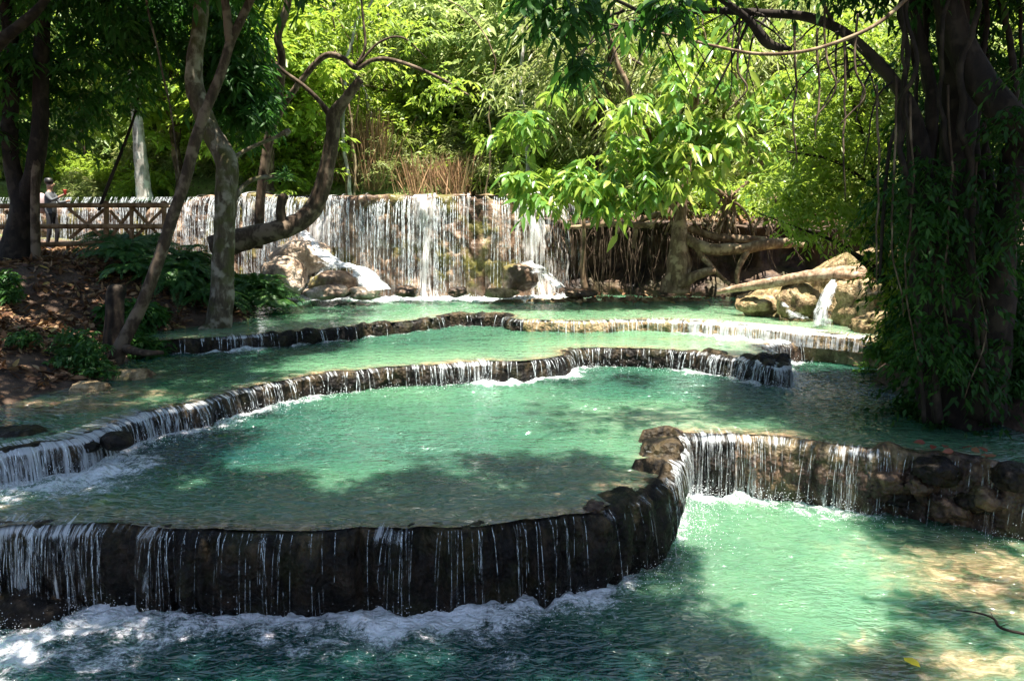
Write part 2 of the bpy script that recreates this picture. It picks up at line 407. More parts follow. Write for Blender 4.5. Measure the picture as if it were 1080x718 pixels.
lips[5] = make_lip([Q(a, 235, y)[:2] for a, y in CLIFF], [a for a, y in CLIFF], .08)
def Yl(k, x): return np.interp(x, lips[k].x, lips[k].y)
def backline(x):
    a = np.interp(x, lips[4].x, lips[4].y); b = np.interp(x, lips[5].x, lips[5].y)
    return np.where(x < lips[4].x[-1] - .6, a, b)

# ------------------------------------------------------------------ terrain
def ground_z(x, y):
    x, y = np.asarray(x, float), np.asarray(y, float)
    n = fbm(x * .35, y * .35, 0, 21, 4)
    xl = np.interp(y, [-5, 5, 7.5, 9, 10.3, 12.5, 14, 15.6, 16.6, 17.5, 18.6, 20.5, 22, 40], [-6, -9, -8.6, -7.8, -7.0, -6.45, -6.9, -7.4, -6.6, -6.0, -6.0, -6.4, -7.2, -7.2])
    zw = np.interp(y, [5, 8, 9.5, 11, 14, 17.2], [.2, .75, 1.02, 1.2, 1.25, 1.5])
    d = xl - x + .5 * n
    bl = zw - .08 + np.where(d > 0, .40 * d, .9 * d)
    bl = np.where(bl > 2.7, 2.7 + (bl - 2.7) * .12, bl)
    xr = np.interp(y, [-5, 5, 9.5, 10.6, 12.5, 14.2, 15.6, 16.6, 18, 20, 22], [5, 8.6, 7.9, 7.2, 6.9, 7.0, 7.8, 8.3, 8.2, 7.6, 7.3])
    d2 = x - xr + .5 * n
    br = zw - .1 + np.where(d2 > 0, .38 * d2, .9 * d2)
    br = np.where(br > 3.4, 3.4 + (br - 3.4) * .15, br)
    fl = np.full_like(x, -1.0)
    bf = 2.4 - .62 * np.maximum(y, 0) - .5        # the bank under the viewer
    z = np.maximum(np.maximum(bl, br), np.maximum(fl, bf))
    yb = backline(x)
    up = np.where(x < 1.2, 4.0, 3.55)
    side = ss(1.2, 3.5, x) * ss(27, 23, y)
    zz = 4.15 + .10 * n + .12 * np.maximum(y - 25, 0) + .38 * np.maximum(y - 31, 0) - .6 * side
    chan = ss(-19, -17, x) * ss(1.6, .6, x) * ss(31, 29.5, y)
    zz = zz * (1 - chan) + 3.6 * chan
    t = ss(.5, 1.2, y - yb)
    return z * (1 - t) + np.maximum(z, zz) * t + .05 * fbm(x * 2, y * 2, 0, 9, 3)
def gz(x, y): return float(ground_z(np.array([x]), np.array([y]))[0])
def axis(a, b, c, d, fine, coarse):
    lo = b - np.geomspace(fine, b - a + fine, int(coarse))[::-1]; hi = c + np.geomspace(fine, d - c + fine, int(coarse))
    return np.concatenate([lo, np.arange(b, c, fine), hi])
ax = axis(-160, -20, 16, 160, .2, 40); ay = axis(-40, 2, 33, 220, .2, 50)
gx, gy = np.meshgrid(ax, ay, indexing='ij')
gzv = ground_z(gx, gy)
mb = MB(); mb.add(np.stack([gx, gy, gzv], -1).reshape(-1, 3), quads=gridq(len(ax), len(ay)))
tag(mb.build('ground', M['ground']), kind='structure')

# ------------------------------------------------------------------ water sheets
FOAMPX = {  # strength and reach of the foam below each lip, by its picture column
 1: ([-200, 0, 60, 120, 200, 300, 380, 450, 560, 620, 660, 690, 715, 730, 800, 880, 930, 980, 1100], [1, 1, 1, 1, .95, .95, 1, 1, .95, .75, .7, .5, .8, 1, 1, 1, .75, .1, 0],
     [1.6, 1.6, 1.5, 1.2, .95, .9, .85, .8, .65, .5, .45, .35, .45, .85, .9, .8, .5, .2, .2]),
 2: ([-200, 0, 60, 110, 180, 240, 300, 400, 480, 560, 600, 700, 800, 830, 850, 900, 1000], [.8, .8, .95, 1, .95, .85, .8, .65, .75, .8, .7, .55, .85, .9, .5, .1, 0],
     [.9, .9, .9, .8, .6, .5, .45, .4, .5, .5, .4, .3, .45, .5, .3, .2, .2]),
 3: ([0, 250, 300, 400, 530, 600, 700, 780, 860, 1000], [.2, .8, .6, .5, .5, .3, .6, 1.0, 1.0, .2], [.3, .5, .35, .3, .3, .2, .3, .5, .6, .3]),
 4: ([0, 250, 330, 380, 500, 560, 600, 640], [1, 1, 1, 1, 1, 1, .9, 0], [.9, 1.2, 1.7, 1.3, .9, 1.1, .7, .3]),
}
SANDS = [(760, 690, .3, .8, .6, 0), (665, 500, .5, .9, .35, 1), (640, 512, .6, .7, .25, 1), (560, 540, .55, 1.3, .22, 1), (1050, 610, .85, 1.3, 1.2, 0), (960, 580, .45, 1.2, .6, 0), (1000, 700, .65, 1.5, .6, 0), (1080, 520, .6, 1, .5, 0),
         (700, 440, .3, 1.0, .5, 1), (880, 440, .1, 1, .6, 1), (40, 540, .5, 2.0, .7, 1), (60, 428, .95, 1.2, .5, 2), (120, 415, .7, 1.3, .4, 2), (700, 357, .35, 2.6, .45, 2), (650, 325, .3, 2.5, .8, 3), (1000, 480, .4, 1.5, .6, 1), (170, 395, .45, .8, .4, 2)]
def water(name, level, zlev, x, y, rip=1.0):
    nu, nv = x.shape
    X, Y = x.ravel(), y.ravel()
    foam = np.zeros(len(X)); disp = 0
    kb = level + 1
    if kb in FOAMPX:
        L = lips[kb]; st = max(1, L.n // 320); lx, ly, lp = L.x[::st], L.y[::st], L.px[::st]
        dd = np.empty(len(X)); ii = np.empty(len(X), int)
        for a in range(0, len(X), 20000):
            D = np.hypot(X[a:a + 20000, None] - lx, Y[a:a + 20000, None] - ly); ii[a:a + 20000] = D.argmin(1); dd[a:a + 20000] = D.min(1)
        s = np.interp(lp[ii], FOAMPX[kb][0], FOAMPX[kb][1]); w = np.interp(lp[ii], FOAMPX[kb][0], FOAMPX[kb][2])
        foam = s * np.exp(-(np.maximum(dd - (.65 if kb == 4 else .10), 0) / (w * 1.35)) ** 1.2)
        foam = np.clip(foam * (1 + .5 * fbm(X * 1.1, Y * 1.1, 0, 31, 3)), 0, 1)
    shal = np.zeros(len(X)); deep = np.full(len(X), .62)
    if level in lips and level > 0:
        L = lips[level]; lx, ly = L.x[::3], L.y[::3]
        dd = np.empty(len(X))
        for a in range(0, len(X), 20000): dd[a:a + 20000] = np.hypot(X[a:a + 20000, None] - lx, Y[a:a + 20000, None] - ly).min(1)
        shal = .62 * np.exp(-(dd / .45) ** 1.3) * (1 + .6 * fbm(X * 1.3, Y * 1.3, 0, 35, 3)); deep = .25 + .5 * ss(0, 2.4, dd)
    for (a, b, amt, rx, ry, lv) in SANDS:
        if lv == level:
            c = P(a, b, zlev); shal = np.maximum(shal, amt * np.exp(-((X - c[0]) / rx) ** 2 - ((Y - c[1]) / ry) ** 2))
    if level == 0:   # right side pale and shallow; depth and shade of the left put into colour
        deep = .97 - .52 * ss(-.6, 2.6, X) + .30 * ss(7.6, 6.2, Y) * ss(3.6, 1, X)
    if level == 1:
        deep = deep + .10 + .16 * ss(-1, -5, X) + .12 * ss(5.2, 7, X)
        c = P(690, 435, zlev); deep -= .38 * np.exp(-((X - c[0]) / 1.3) ** 2 - ((Y - c[1]) / .9) ** 2)  # sunlit patch put into the colour as paler water
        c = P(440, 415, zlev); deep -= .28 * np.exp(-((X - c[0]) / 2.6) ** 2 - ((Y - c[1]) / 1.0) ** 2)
    if level == 2: deep = deep * (1 - .55 * ss(0, 4, X)) + .15 * ss(-3, -6, X)
    if level == 3: deep = deep * .75 * (1 - .45 * ss(0, 4, X))
    if level == 4: deep = deep * 0 + .2
    deep = np.clip(deep + .12 * fbm(X * .5, Y * .8, 0, 41, 3), 0, 1)
    z = zlev + .010 * fbm(X * 2.2, Y * 3.2, 0, 51, 3) * rip + foam * (.085 * fbm(X * 3.2, Y * 3.2, 0, 61, 4) + .05 * fbm(X * 9, Y * 9, 0, 62, 3))
    if level == 4: z = z - .33 * ss(-7.6, -9.8, X)
    ripa = rip * (.8 + .4 * fbm(X * .3, Y * .4, 0, 71, 2)) * np.ones(len(X))
    mb = MB(); mb.add(np.column_stack([X, Y, z]), quads=gridq(nu, nv), foam=foam, shal=np.clip(shal, 0, 1), deep=deep, rip=np.clip(ripa, 0, 1))
    o = mb.build(name, M['water']); tag(o, kind='structure'); return o
def between(k, kb, x0, x1, nv, front=None, back=None, ext=.35):
    xs = [lips[j].x for j in (k, kb) if j in lips]
    x = np.unique(np.concatenate([np.arange(x0, x1, .07)] + [a[::2] for a in xs]))
    x = x[(x >= x0) & (x <= x1)]
    yf = front(x) if front else Yl(k, x) - .02
    yb = back(x) if back else Yl(kb, x) + ext
    t = np.linspace(0, 1, nv)
    return np.repeat(x[:, None], nv, 1), yf[:, None] * (1 - t) + yb[:, None] * t
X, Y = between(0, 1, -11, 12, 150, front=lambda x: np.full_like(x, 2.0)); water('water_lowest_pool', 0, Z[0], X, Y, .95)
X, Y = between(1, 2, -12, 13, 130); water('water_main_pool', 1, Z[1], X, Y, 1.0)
X, Y = between(2, 3, -12, 13, 80); water('water_middle_pool', 2, Z[2], X, Y, .7)
X, Y = between(3, 4, -14, 13, 90, back=lambda x: backline(x) + .5); water('water_upper_pool', 3, Z[3], X, Y, .6)
X, Y = between(4, 9, lips[4].x[0], lips[4].x[-1], 20, back=lambda x: Yl(4, x) + 8); water('water_stream_above', 4, Z[4] - .03, X, Y, .5)

# ------------------------------------------------------------------ terrace ledges and the water running over them
def ledge_disp(L, z, zt, amp, s):
    u = L.u
    r = .75 * fbm(u * 1.9, z * .5, 0, s, 3) + .45 * fbm(u * 6, z * .9, 0, s + 3, 3) + .45 * (np.abs(vnoise(u * 9, z * .6, 0, s + 6)) - .3)
    return amp * r
def bumps(L, s, stones):
    b = .014 * fbm(L.u * 1.7, 0, 0, s + 40, 3) - .008 + .018 * np.maximum(0, fbm(L.u * 7, 0, 0, s + 44, 2)) ** 1.0
    for (a, c, h) in stones:
        b = b + h * ss(a - 14, a, L.px) * ss(c + 14, c, L.px) * (.55 + .9 * vnoise(L.u * 5.5, 0, 0, s + 60))
    return b
def ledge(name, label, cat, k, zt, zb, material, amp=.10, seed=0, stones=(), top=.45, batter=.02, i0=0, i1=None, fine=.035, rows=26, parent=None):
    L = lips[k]; sl = slice(i0, i1)
    b = bumps(L, seed, stones)
    prof = [(-top - .35, -.55), (-top, -.22), (-top * .75, -.07), (-top * .4, -.03), (-.12, -.012), (-.04, 0), (.02, -.012), (.055, -.04), (.07, -.08)]
    hgt = zt - zb
    for j in range(1, rows): 
        v = j / (rows - 1); prof.append((.075 - batter * v * hgt * 3 + .13 * hgt * math.sin(min(1, v * 1.15) * 3.14) , -.08 - (hgt + .25) * v))
    V = []
    for (o, dz) in prof:
        z = zt + dz
        wgt = ss(-.5, .0, o * np.ones(1))[0] if o < 0 else 1
        off = o + wgt * ledge_disp(L, dz * np.ones(L.n) * 1.0, zt, amp * (1 if dz < -.05 else .75), seed)
        zz = z + b * (1 if dz > -.2 and o > -top else .3 if dz > -.3 else 0)
        x = L.x + L.nx * off; y = L.y + L.ny * off
        f = fine * fbm(x * 9, y * 9, np.full(L.n, z * 7) + seed, seed + 90, 4) * (1 if o > -.3 else .3)
        V.append(np.stack([x + L.nx * f * 1.6, y + L.ny * f * 1.6, zz + f * (.8 if dz > -.1 else .3)], -1)[sl])
    V = np.stack(V, 1); crv = np.array([1.0 if dz > -.06 else max(0, 1 + (dz + .06) / .22) for o, dz in prof])
    mb = MB(); mb.add(V.reshape(-1, 3), quads=gridq(V.shape[0], V.shape[1]), crust=np.tile(crv, V.shape[0]))
    o = mb.build(name, material, parent)
    if label: tag(o, label, cat, 'travertine terrace walls')
    return o
def film(name, k, zt, zb, material, flow, parent=None, amp=.10, seed=0, throw=.10, off0=.035, stones=(), rows=22, extra=0.0):
    L = lips[k]; b = bumps(L, seed, stones)
    fl = np.interp(L.px, flow[0], flow[1])
    V = []; UV = []
    hgt = zt - zb
    for j in range(rows):
        v = j / (rows - 1)
        if v < .2:
            o = -.28 + .32 * v / .2; dz = .012 - .01 * v / .2; w = ss(-.3, 0, np.array([o]))[0]
        else:
            q = (v - .2) / .8; o = .07 + off0 + throw * math.sqrt(q); dz = -.03 - (hgt + .02) * q ** 1.25; w = 1
        off = o + w * ledge_disp(L, np.full(L.n, -.3 if v < .3 else dz), zt, amp, seed) + (off0 * .0)
        x = L.x + L.nx * off; y = L.y + L.ny * off
        f = .012 * fbm(L.u * 11, v * 4, 0, seed + 7, 3)
        V.append(np.stack([x + L.nx * f, y + L.ny * f, zt + dz + b * .5 * (1 - v)], -1)); UV.append(np.stack([L.u + seed, np.full(L.n, (v if v < .2 else .2 + (v - .2) * hgt * 1.2)), np.zeros(L.n)], -1))
    V = np.stack(V, 1); UV = np.stack(UV, 1)
    keep = fl > .01
    mb = MB(); mb.add(V.reshape(-1, 3), quads=gridq(*V.shape[:2]), uvp=UV.reshape(-1, 3), flow=(fl[:, None] * (1 + 0 * np.arange(rows)) + .22 * np.exp(-((np.arange(rows) / (rows - 1) - .22) / .06) ** 2) * (fl[:, None] > .05)).ravel())  # extra opacity along the crest stands in for glints on the lip
    return mb.build(name, material, parent)
def strands(name, k, zt, zb, n, flow, parent, amp=.10, seed=0, r=(.003, .009), throw=(.1, .28), g=None, jit=.03, off0=.05):
    L = lips[k]; g = np.random.default_rng(seed + 5)
    fl = np.interp(L.px, flow[0], flow[1]) ** 1.5 * np.clip(.8 + 1.1 * fbm(L.u * 3.5, 0, 0, seed + 55, 3), .15, 2); pr = fl / fl.sum()
    ids = g.choice(L.n, n, p=pr)
    q = np.linspace(0, 1, 7); hgt = zt - zb
    mb = MB(); sides = 5; a = np.linspace(0, 2 * np.pi, sides, endpoint=False)
    for i in ids:
        d0 = ledge_disp(L, np.full(L.n, -.3), zt, amp, seed)[i] if False else 0
        o = .05 + off0 + g.uniform(*throw) * np.sqrt(q); z = zt + .0 - hgt * q ** 1.3 * g.choice([1, 1, .5])
        jj = g.normal(scale=jit); tx, ty = -L.ny[i], L.nx[i]
        x = L.x[i] + L.nx[i] * o + tx * jj * q; y = L.y[i] + L.ny[i] * o + ty * jj * q
        R = g.uniform(*r) * (1 - .5 * q)
        ring = np.stack([x[:, None] + R[:, None] * np.cos(a) * 1.3 * tx + R[:, None] * np.sin(a) * L.nx[i], y[:, None] + R[:, None] * np.cos(a) * 1.3 * ty + R[:, None] * np.sin(a) * L.ny[i], np.repeat(z[:, None], sides, 1)], -1)
        ii, jx = np.meshgrid(np.arange(6), np.arange(sides), indexing='ij'); A = ii * sides + jx; B = ii * sides + (jx + 1) % sides
        mb.add(ring.reshape(-1, 3), quads=np.stack([A, B, B + sides, A + sides], -1).reshape(-1, 4))
    o = mb.build(name, M['strand'], parent); o['kind'] = 'stuff'; return o

ST1 = [(625, 700, .05), (702, 714, .12), (930, 1120, .07)]
i1 = int(np.searchsorted(lips[1].px, 709, side='left'))
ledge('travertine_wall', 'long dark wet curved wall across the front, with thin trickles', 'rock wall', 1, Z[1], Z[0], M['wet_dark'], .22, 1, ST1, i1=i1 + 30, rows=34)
ledge('travertine_wall', 'brown wet wall on the right with red dry leaves on top', 'rock wall', 1, Z[1], Z[0], M['wet_brown'], .22, 1, ST1, i0=i1 + 26, rows=34)
FL1 = ([-200, 0, 90, 130, 170, 200, 300, 380, 400, 425, 440, 540, 600, 690, 700, 715, 730, 800, 860, 900, 925, 940, 1000, 1080, 1200], [.8, .75, .7, .5, .6, .38, .33, .31, .64, .56, .31, .35, .40, .46, .62, .78, .72, .66, .52, .66, .6, .34, .25, .45, .35])
w = empty('cascade', (0, 8, Z[1]), 'thin water curtain spilling over the nearest curved wall', 'waterfall')
film('water_film', 1, Z[1], Z[0], M['film'], FL1, w, .22, 1, .16, stones=ST1)
strands('water_strand', 1, Z[1], Z[0], 560, FL1, w, .15, 1, (.0009, .0034), (.08, .26))
ST2 = [(-100, 60, .04), (735, 828, .13)]
i2 = int(np.argmax(lips[2].px > 826)) + 2
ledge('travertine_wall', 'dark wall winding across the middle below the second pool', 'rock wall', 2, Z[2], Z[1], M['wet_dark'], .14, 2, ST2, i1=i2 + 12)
ledge('travertine_wall', 'low speckled brown wall running behind, right to the dark tree', 'rock wall', 2, Z[2], Z[1], M['wet_brown'], .14, 2, [(840, 1000, .09)], i0=i2 + 8)
FL2 = ([-200, 0, 100, 240, 300, 420, 500, 550, 600, 660, 740, 820, 835, 845, 870, 1000], [.95, .95, .85, .66, .55, .45, .75, .4, .45, .35, .6, .8, .5, .45, .1, .05])
w = empty('cascade', (0, 14, Z[2]), 'ragged white trickles over the middle dark wall', 'waterfall')
film('water_film', 2, Z[2], Z[1], M['film'], FL2, w, .14, 2, .10, stones=ST2)
strands('water_strand', 2, Z[2], Z[1], 520, FL2, w, .14, 2, (.002, .007), (.08, .2))
i3 = int(np.argmax(lips[3].px > 540))
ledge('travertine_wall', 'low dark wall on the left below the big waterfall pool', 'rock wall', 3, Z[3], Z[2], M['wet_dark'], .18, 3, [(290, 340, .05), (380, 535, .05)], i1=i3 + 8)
ledge('travertine_wall', 'low pale tan wall with foam along its foot, far right', 'rock wall', 3, Z[3], Z[2], M['tan_rock'], .12, 3, (), i0=i3 + 4)
FL3 = ([0, 200, 260, 300, 340, 420, 520, 600, 700, 780, 860, 1000], [.2, .4, .8, .3, .5, .35, .5, .6, .75, .95, .95, .3])
w = empty('cascade', (0, 17, Z[3]), 'small trickles over the low farthest terrace wall', 'waterfall')
film('water_film', 3, Z[3], Z[2], M['film'], FL3, w, .14, 3, .06)
strands('water_strand', 3, Z[3], Z[2], 160, FL3, w, .14, 3, (.003, .009), (.05, .15))

FL0 = ([0, 250, 300, 590, 600, 700], [.4, .5, 1, 1, .1, 0])
def spray(name, label, k, zb, flow, n, seed, r=(.003, .009), spread=.28, up=.16, off=.2):
    L = lips[k]; g = np.random.default_rng(seed); fl = np.interp(L.px, *flow) ** 2; ids = g.choice(L.n, n, p=fl / fl.sum())
    o = off + np.abs(g.normal(scale=spread, size=n)); z = zb + .01 + np.abs(g.normal(scale=up, size=n)) * np.exp(-o * 1.5)
    c = np.column_stack([L.x[ids] + L.nx[ids] * o + g.normal(scale=.05, size=n), L.y[ids] + L.ny[ids] * o, z]); R_ = g.uniform(*r, n)
    v = np.array([[1, 0, 0], [-1, 0, 0], [0, 1, 0], [0, -1, 0], [0, 0, 1], [0, 0, -1]]) * 1.0; t = np.array([[0, 2, 4], [2, 1, 4], [1, 3, 4], [3, 0, 4], [2, 0, 5], [1, 2, 5], [3, 1, 5], [0, 3, 5]])
    mb = MB(); mb.add((c[:, None] + v[None] * R_[:, None, None]).reshape(-1, 3), tris=(t[None] + (np.arange(n) * 6)[:, None, None]).reshape(-1, 3))
    tag(mb.build(name, M['drop'], None), label, 'spray', kind='stuff')
spray('spray', 'splashing droplets along the foot of the nearest wall', 1, 0, FL1, 5200, 1, (.002, .007))
spray('spray', 'white splash at the foot of the large waterfall', 4, Z[3], FL0, 3000, 3, (.006, .018), .25, .16, .75)
spray('spray', 'splashing droplets along the foot of the middle wall', 2, Z[1], FL2, 2600, 2, (.003, .008), .2, .10)

# the big waterfall
def big_face(k, zt, zb, material, name, amp, seed, rows=60, back=1.3, batter=.12, tz=None, parent=None, lab=None):
    L = lips[k]; V = []
    zt_ = np.full(L.n, zt) if tz is None else zt + tz
    prof = [(-back, -.35), (-back * .6, -.12), (-.3, -.05), (-.1, -.03), (0, -.04), (.06, -.09)]
    for j in range(1, rows): v = j / (rows - 1); prof.append((.08 + batter * v, -.1 - (zt - zb + .3) * v))
    for (o, dz) in prof:
        off = o + (amp * (.6 * fbm(L.u * .9, dz * .5, 0, seed, 3) + .3 * fbm(L.u * 3.3, dz * .8, 0, seed + 3, 3) + .22 * fbm(L.u * 6, dz * 4, 0, seed + 5, 3)) if o > -.2 else 0)
        V.append(np.stack([L.x + L.nx * off, L.y + L.ny * off, zt_ + dz * np.ones(L.n)], -1))
    V = np.stack(V, 1); mb = MB(); mb.add(V.reshape(-1, 3), quads=gridq(*V.shape[:2]))
    return mb.build(name, material, parent)
w = empty('waterfall', (-2, 22.3, Z[3]), 'large waterfall curtain pouring over a brown mossy rock face', 'waterfall')
big_face(4, Z[4], Z[3], M['fall_rock'], 'rock_face', .55, 4, parent=w, tz=.09 * fbm(lips[4].u * .7, 0, 0, 95, 3) + .05 * fbm(lips[4].u * 3, 0, 0, 96, 3) - .30 * ss(240, 170, lips[4].px))
CREST = .09 * fbm(lips[4].u * .7, 0, 0, 95, 3) + .05 * fbm(lips[4].u * 3, 0, 0, 96, 3) - .30 * ss(240, 170, lips[4].px)
def big_film(name, seed, off0, flow, extra=0.0):
    L = lips[4]; rows = 40; V = []; UV = []; fl = np.clip(np.interp(L.px, flow[0], flow[1]) * (1 + .45 * fbm(L.u * .9 + seed * 7, 0, 0, 97, 2) + .35 * fbm(L.u * 3.5 + seed * 3, 0, 0, 98, 2)), 0, 1); hgt = Z[4] - Z[3]
    for j in range(rows):
        v = j / (rows - 1)
        if v < .08: o = -.4 + .5 * v / .08; dz = .01
        else:
            q = (v - .08) / .92; dz = .0 - (hgt + .03) * q ** 1.15
            o = .14 + off0 + .22 * math.sqrt(q) + .08 * 0
        ld = .55 * (.6 * fbm(L.u * .9, dz * .5 * np.ones(L.n), 0, 4, 3) + .3 * fbm(L.u * 3.3, dz * .8, 0, 7, 3)) if v >= .08 else 0
        off = o + ld + .03 * fbm(L.u * 5 + seed, v * 9, 0, seed, 3)
        V.append(np.stack([L.x + L.nx * off, L.y + L.ny * off, Z[4] + dz + CREST * (1 - v)], -1)); UV.append(np.stack([L.u + seed * 9, np.full(L.n, v * hgt), np.zeros(L.n)], -1))
    V = np.stack(V, 1); UV = np.stack(UV, 1); mb = MB()
    mb.add(V.reshape(-1, 3), quads=gridq(*V.shape[:2]), uvp=UV.reshape(-1, 3), flow=np.repeat(fl, rows))
    mb.build(name, M['film_big'], w)
FL4 = ([-100, 60, 180, 250, 300, 330, 400, 420, 450, 480, 510, 545, 580, 598], [.35, .4, .45, .58, .80, .72, .66, .5, .66, .54, .4, .58, .78, .6])
big_film('water_curtain', 1, .02, FL4)
big_film('water_curtain', 2, .10, (FL4[0], [a * .72 for a in FL4[1]]))
strands('water_strand', 4, Z[4] - .06, Z[3], 900, FL4, w, .3, 4, (.003, .012), (.2, .55), jit=.05, off0=.1)

# dark cliff with roots right of the waterfall
L5 = lips[5]
c = empty('cliff', (5, 22.6, 1.4), 'dark undercut rock bank with hanging roots right of the waterfall', 'cliff')
def cliff_mesh():
    L = lips[5]; V = []; rows = 40; zt = 3.45 + .25 * fbm(L.u * .5, 0, 0, 77, 3) + .25 * ss(620, 566, L.px); zb = 1.0
    for j in range(rows):
        v = j / (rows - 1)
        if v < .25: o = -1.6 + 1.9 * v / .25; z = zt - .25 * (v - .25) ** 2
        else: q = (v - .25) / .75; o = .3 - .75 * math.sin(min(1, q * 1.4) * math.pi) * 1.0 + .1 * q; z = zt - .03 - (zt - zb) * q
        f = .3 * fbm(L.u * 1.1, v * 3, 0, 80, 4) + .12 * fbm(L.u * 5, v * 4, 0, 81, 3)
        off = o + f * (1 if v > .12 else .2)
        V.append(np.stack([L.x + L.nx * off, L.y + L.ny * off, z + .06 * fbm(L.u * 4, v * 9, 0, 83, 3)], -1))
    V = np.stack(V, 1); mb = MB(); mb.add(V.reshape(-1, 3), quads=gridq(*V.shape[:2])); return mb
cliff_mesh().build('rock_face', M['cliff'], c)
mb = MB(); g = np.random.default_rng(3)
for i in range(230):
    px = g.choice([g.uniform(572, 760), g.uniform(590, 960)]); k = int(np.argmin(abs(L5.px - px)))
    z0 = g.uniform(3.0, 3.6); ln = g.uniform(.3, 1.9) * (1.2 if px < 720 else .6); o = g.uniform(.25, .5); x = L5.x[k] + L5.nx[k] * o + g.normal(scale=.05); y = L5.y[k] + L5.ny[k] * o
    tube(mb, [(x - L5.nx[k] * .5, y - L5.ny[k] * .5, z0 + .15), (x, y, z0), (x + g.normal(scale=.08), y, z0 - ln * .5), (x + g.normal(scale=.14), y + g.normal(scale=.05), z0 - ln)], np.array([1, 1, .7, .3]) * g.uniform(.006, .024), 4, 12, .2, i, .05)
o = mb.build('hanging_root', M['bark_brown'], c); o['kind'] = 'stuff'

# ------------------------------------------------------------------ boulders and the rock outcrop
def boulder(name, label, cat, p, r, material, seed, group=None, sub=4, amp=.35, parent=None, fine=.08):
    bm = bmesh.new(); bmesh.ops.create_icosphere(bm, subdivisions=sub, radius=1)
    v = np.array([x.co[:] for x in bm.verts]); fc = np.array([[q.index for q in f.verts] for f in bm.faces]); bm.free()
    d = 1 + amp * fbm(v[:, 0] * 1.3 + seed, v[:, 1] * 1.3, v[:, 2] * 1.3, seed, 4) + fine * fbm(v[:, 0] * 6 + seed, v[:, 1] * 6, v[:, 2] * 6, seed + 1, 3)
    v = np.sign(v) * np.abs(v) ** .85
    v = v * d[:, None] * np.array(r); mb = MB(); mb.add(v + np.array(p), tris=fc)
    o = mb.build(name, material, parent, origin=p if parent is None else None)
    if label: tag(o, label, cat, group)
    return o
BR = [ # pixel x, pixel y, distance, radii, material, label
 (318, 270, 21.6, (.75, .6, .45), 'pale_rock', 'sloping tan boulder under the leaning trunk beside the big waterfall'),
 (300, 290, 21.0, (.55, .6, .55), 'pale_rock', 'rounded grey tan boulder next to the dark ferns at the waterfall foot'),
 (352, 300, 20.8, (.58, .5, .38), 'fall_rock', 'brown rounded boulder with white water running around it'),
 (345, 308, 20.2, (.55, .4, .18), 'pale_rock', 'low flat boulder at the water edge below the brown one'),
 (385, 309, 20.4, (.42, .35, .16), 'pale_rock', 'small flat yellowish rock at the end of the diagonal cascade'),
 (428, 308, 20.9, (.3, .25, .15), 'wet_brown', 'low brown rock between two foam streaks, waterfall foot'),
 (482, 308, 21.0, (.26, .22, .14), 'wet_brown', 'small dark brown rock below the middle of the waterfall'),
 (548, 294, 21.5, (.45, .4, .36), 'fall_rock', 'round boulder under the right end of the waterfall'),
 (528, 309, 20.7, (.42, .3, .12), 'tan_rock', 'flat tan slab in front of the round boulder'),
 (612, 309, 21.0, (.45, .3, .10), 'wet_brown', 'thin brown slab at the foot of the dark cliff')]
for i, (a, b, yy, r, mt, lab) in enumerate(BR):
    boulder('boulder', lab, 'rock', Q(a, b, yy), r, M[mt], 10 + i, 'boulders at the waterfall foot')
for i, (a, b, r, mt, lab) in enumerate([(132, 397, (.42, .25, .13), 'tan_rock', 'tan rounded rock at the tip of the leafy bank'), (95, 410, (.3, .2, .1), 'tan_rock', 'small tan rock half under leaves at the water edge'),
        (10, 470, (.5, .4, .28), 'wet_dark', 'dark wet rock at the left edge beside the foam'), (28, 640, (.55, .4, .22), 'wet_dark', 'dark submerged rock in the foam, lower left corner')]):
    z = 1.2 if b < 450 else (1.0 if b < 500 else .02); boulder('boulder', lab, 'rock', P(a, b, z), r, M[mt], 40 + i, 'rocks along the pool edge')
g = np.random.default_rng(12)
for i in range(16):   # the low row of stones across the upper pool
    px = 534 + i * 13 + g.uniform(-4, 4); c0 = P(px, 318 - i * .12, Z[3] + .02)
    boulder('stone', None, None, c0, (g.uniform(.12, .26), g.uniform(.08, .15), g.uniform(.05, .1)), M['tan_rock'], 70 + i, sub=3)
    tag(bpy.context.scene.collection.objects[-1], 'low tan stone in the row across the farthest pool', 'stone', 'row of stones in the farthest pool')
g = np.random.default_rng(14)
for i in range(26):
    px = g.uniform(-20, 135); py = g.uniform(437, 486) - px * .12; c0 = P(px, py + 6, g.uniform(.9, 1.12)); r0 = g.uniform(.07, .17)
    o = boulder('stone', None, None, c0, (r0 * 1.3, r0, r0 * g.uniform(.5, .8)), M['wet_dark'], 170 + i, sub=3)
    tag(o, 'wet stone in the shallow rapids at the left edge', 'stone', 'wet stones in the left rapids')
g = np.random.default_rng(15); L = lips[1]
for i, px in enumerate([938, 952, 970, 990, 1008, 1030, 1052, 1075, 706, 698, 712, 660, 630]):
    k = int(np.argmin(abs(L.px - px))); o = g.uniform(.05, .22) if px > 900 else -.05; r0 = g.uniform(.13, .24) if px > 900 else g.uniform(.07, .12)
    c0 = np.array([L.x[k] + L.nx[k] * o, L.y[k] + L.ny[k] * o, g.uniform(.25, .8) if px > 900 else .84])
    tag(boulder('rock', None, None, c0, (r0 * 1.3, r0, r0 * .8), M['wet_dark'] if i % 2 else M['wet_brown'], 230 + i, sub=4, amp=.6, fine=.16), 'brown lumpy rock bulging from the right near wall' if px > 900 else 'small dark stone on the bend of the front wall', 'rock', 'lumpy rocks on the right near wall' if px > 900 else 'stones on the bend of the front wall')
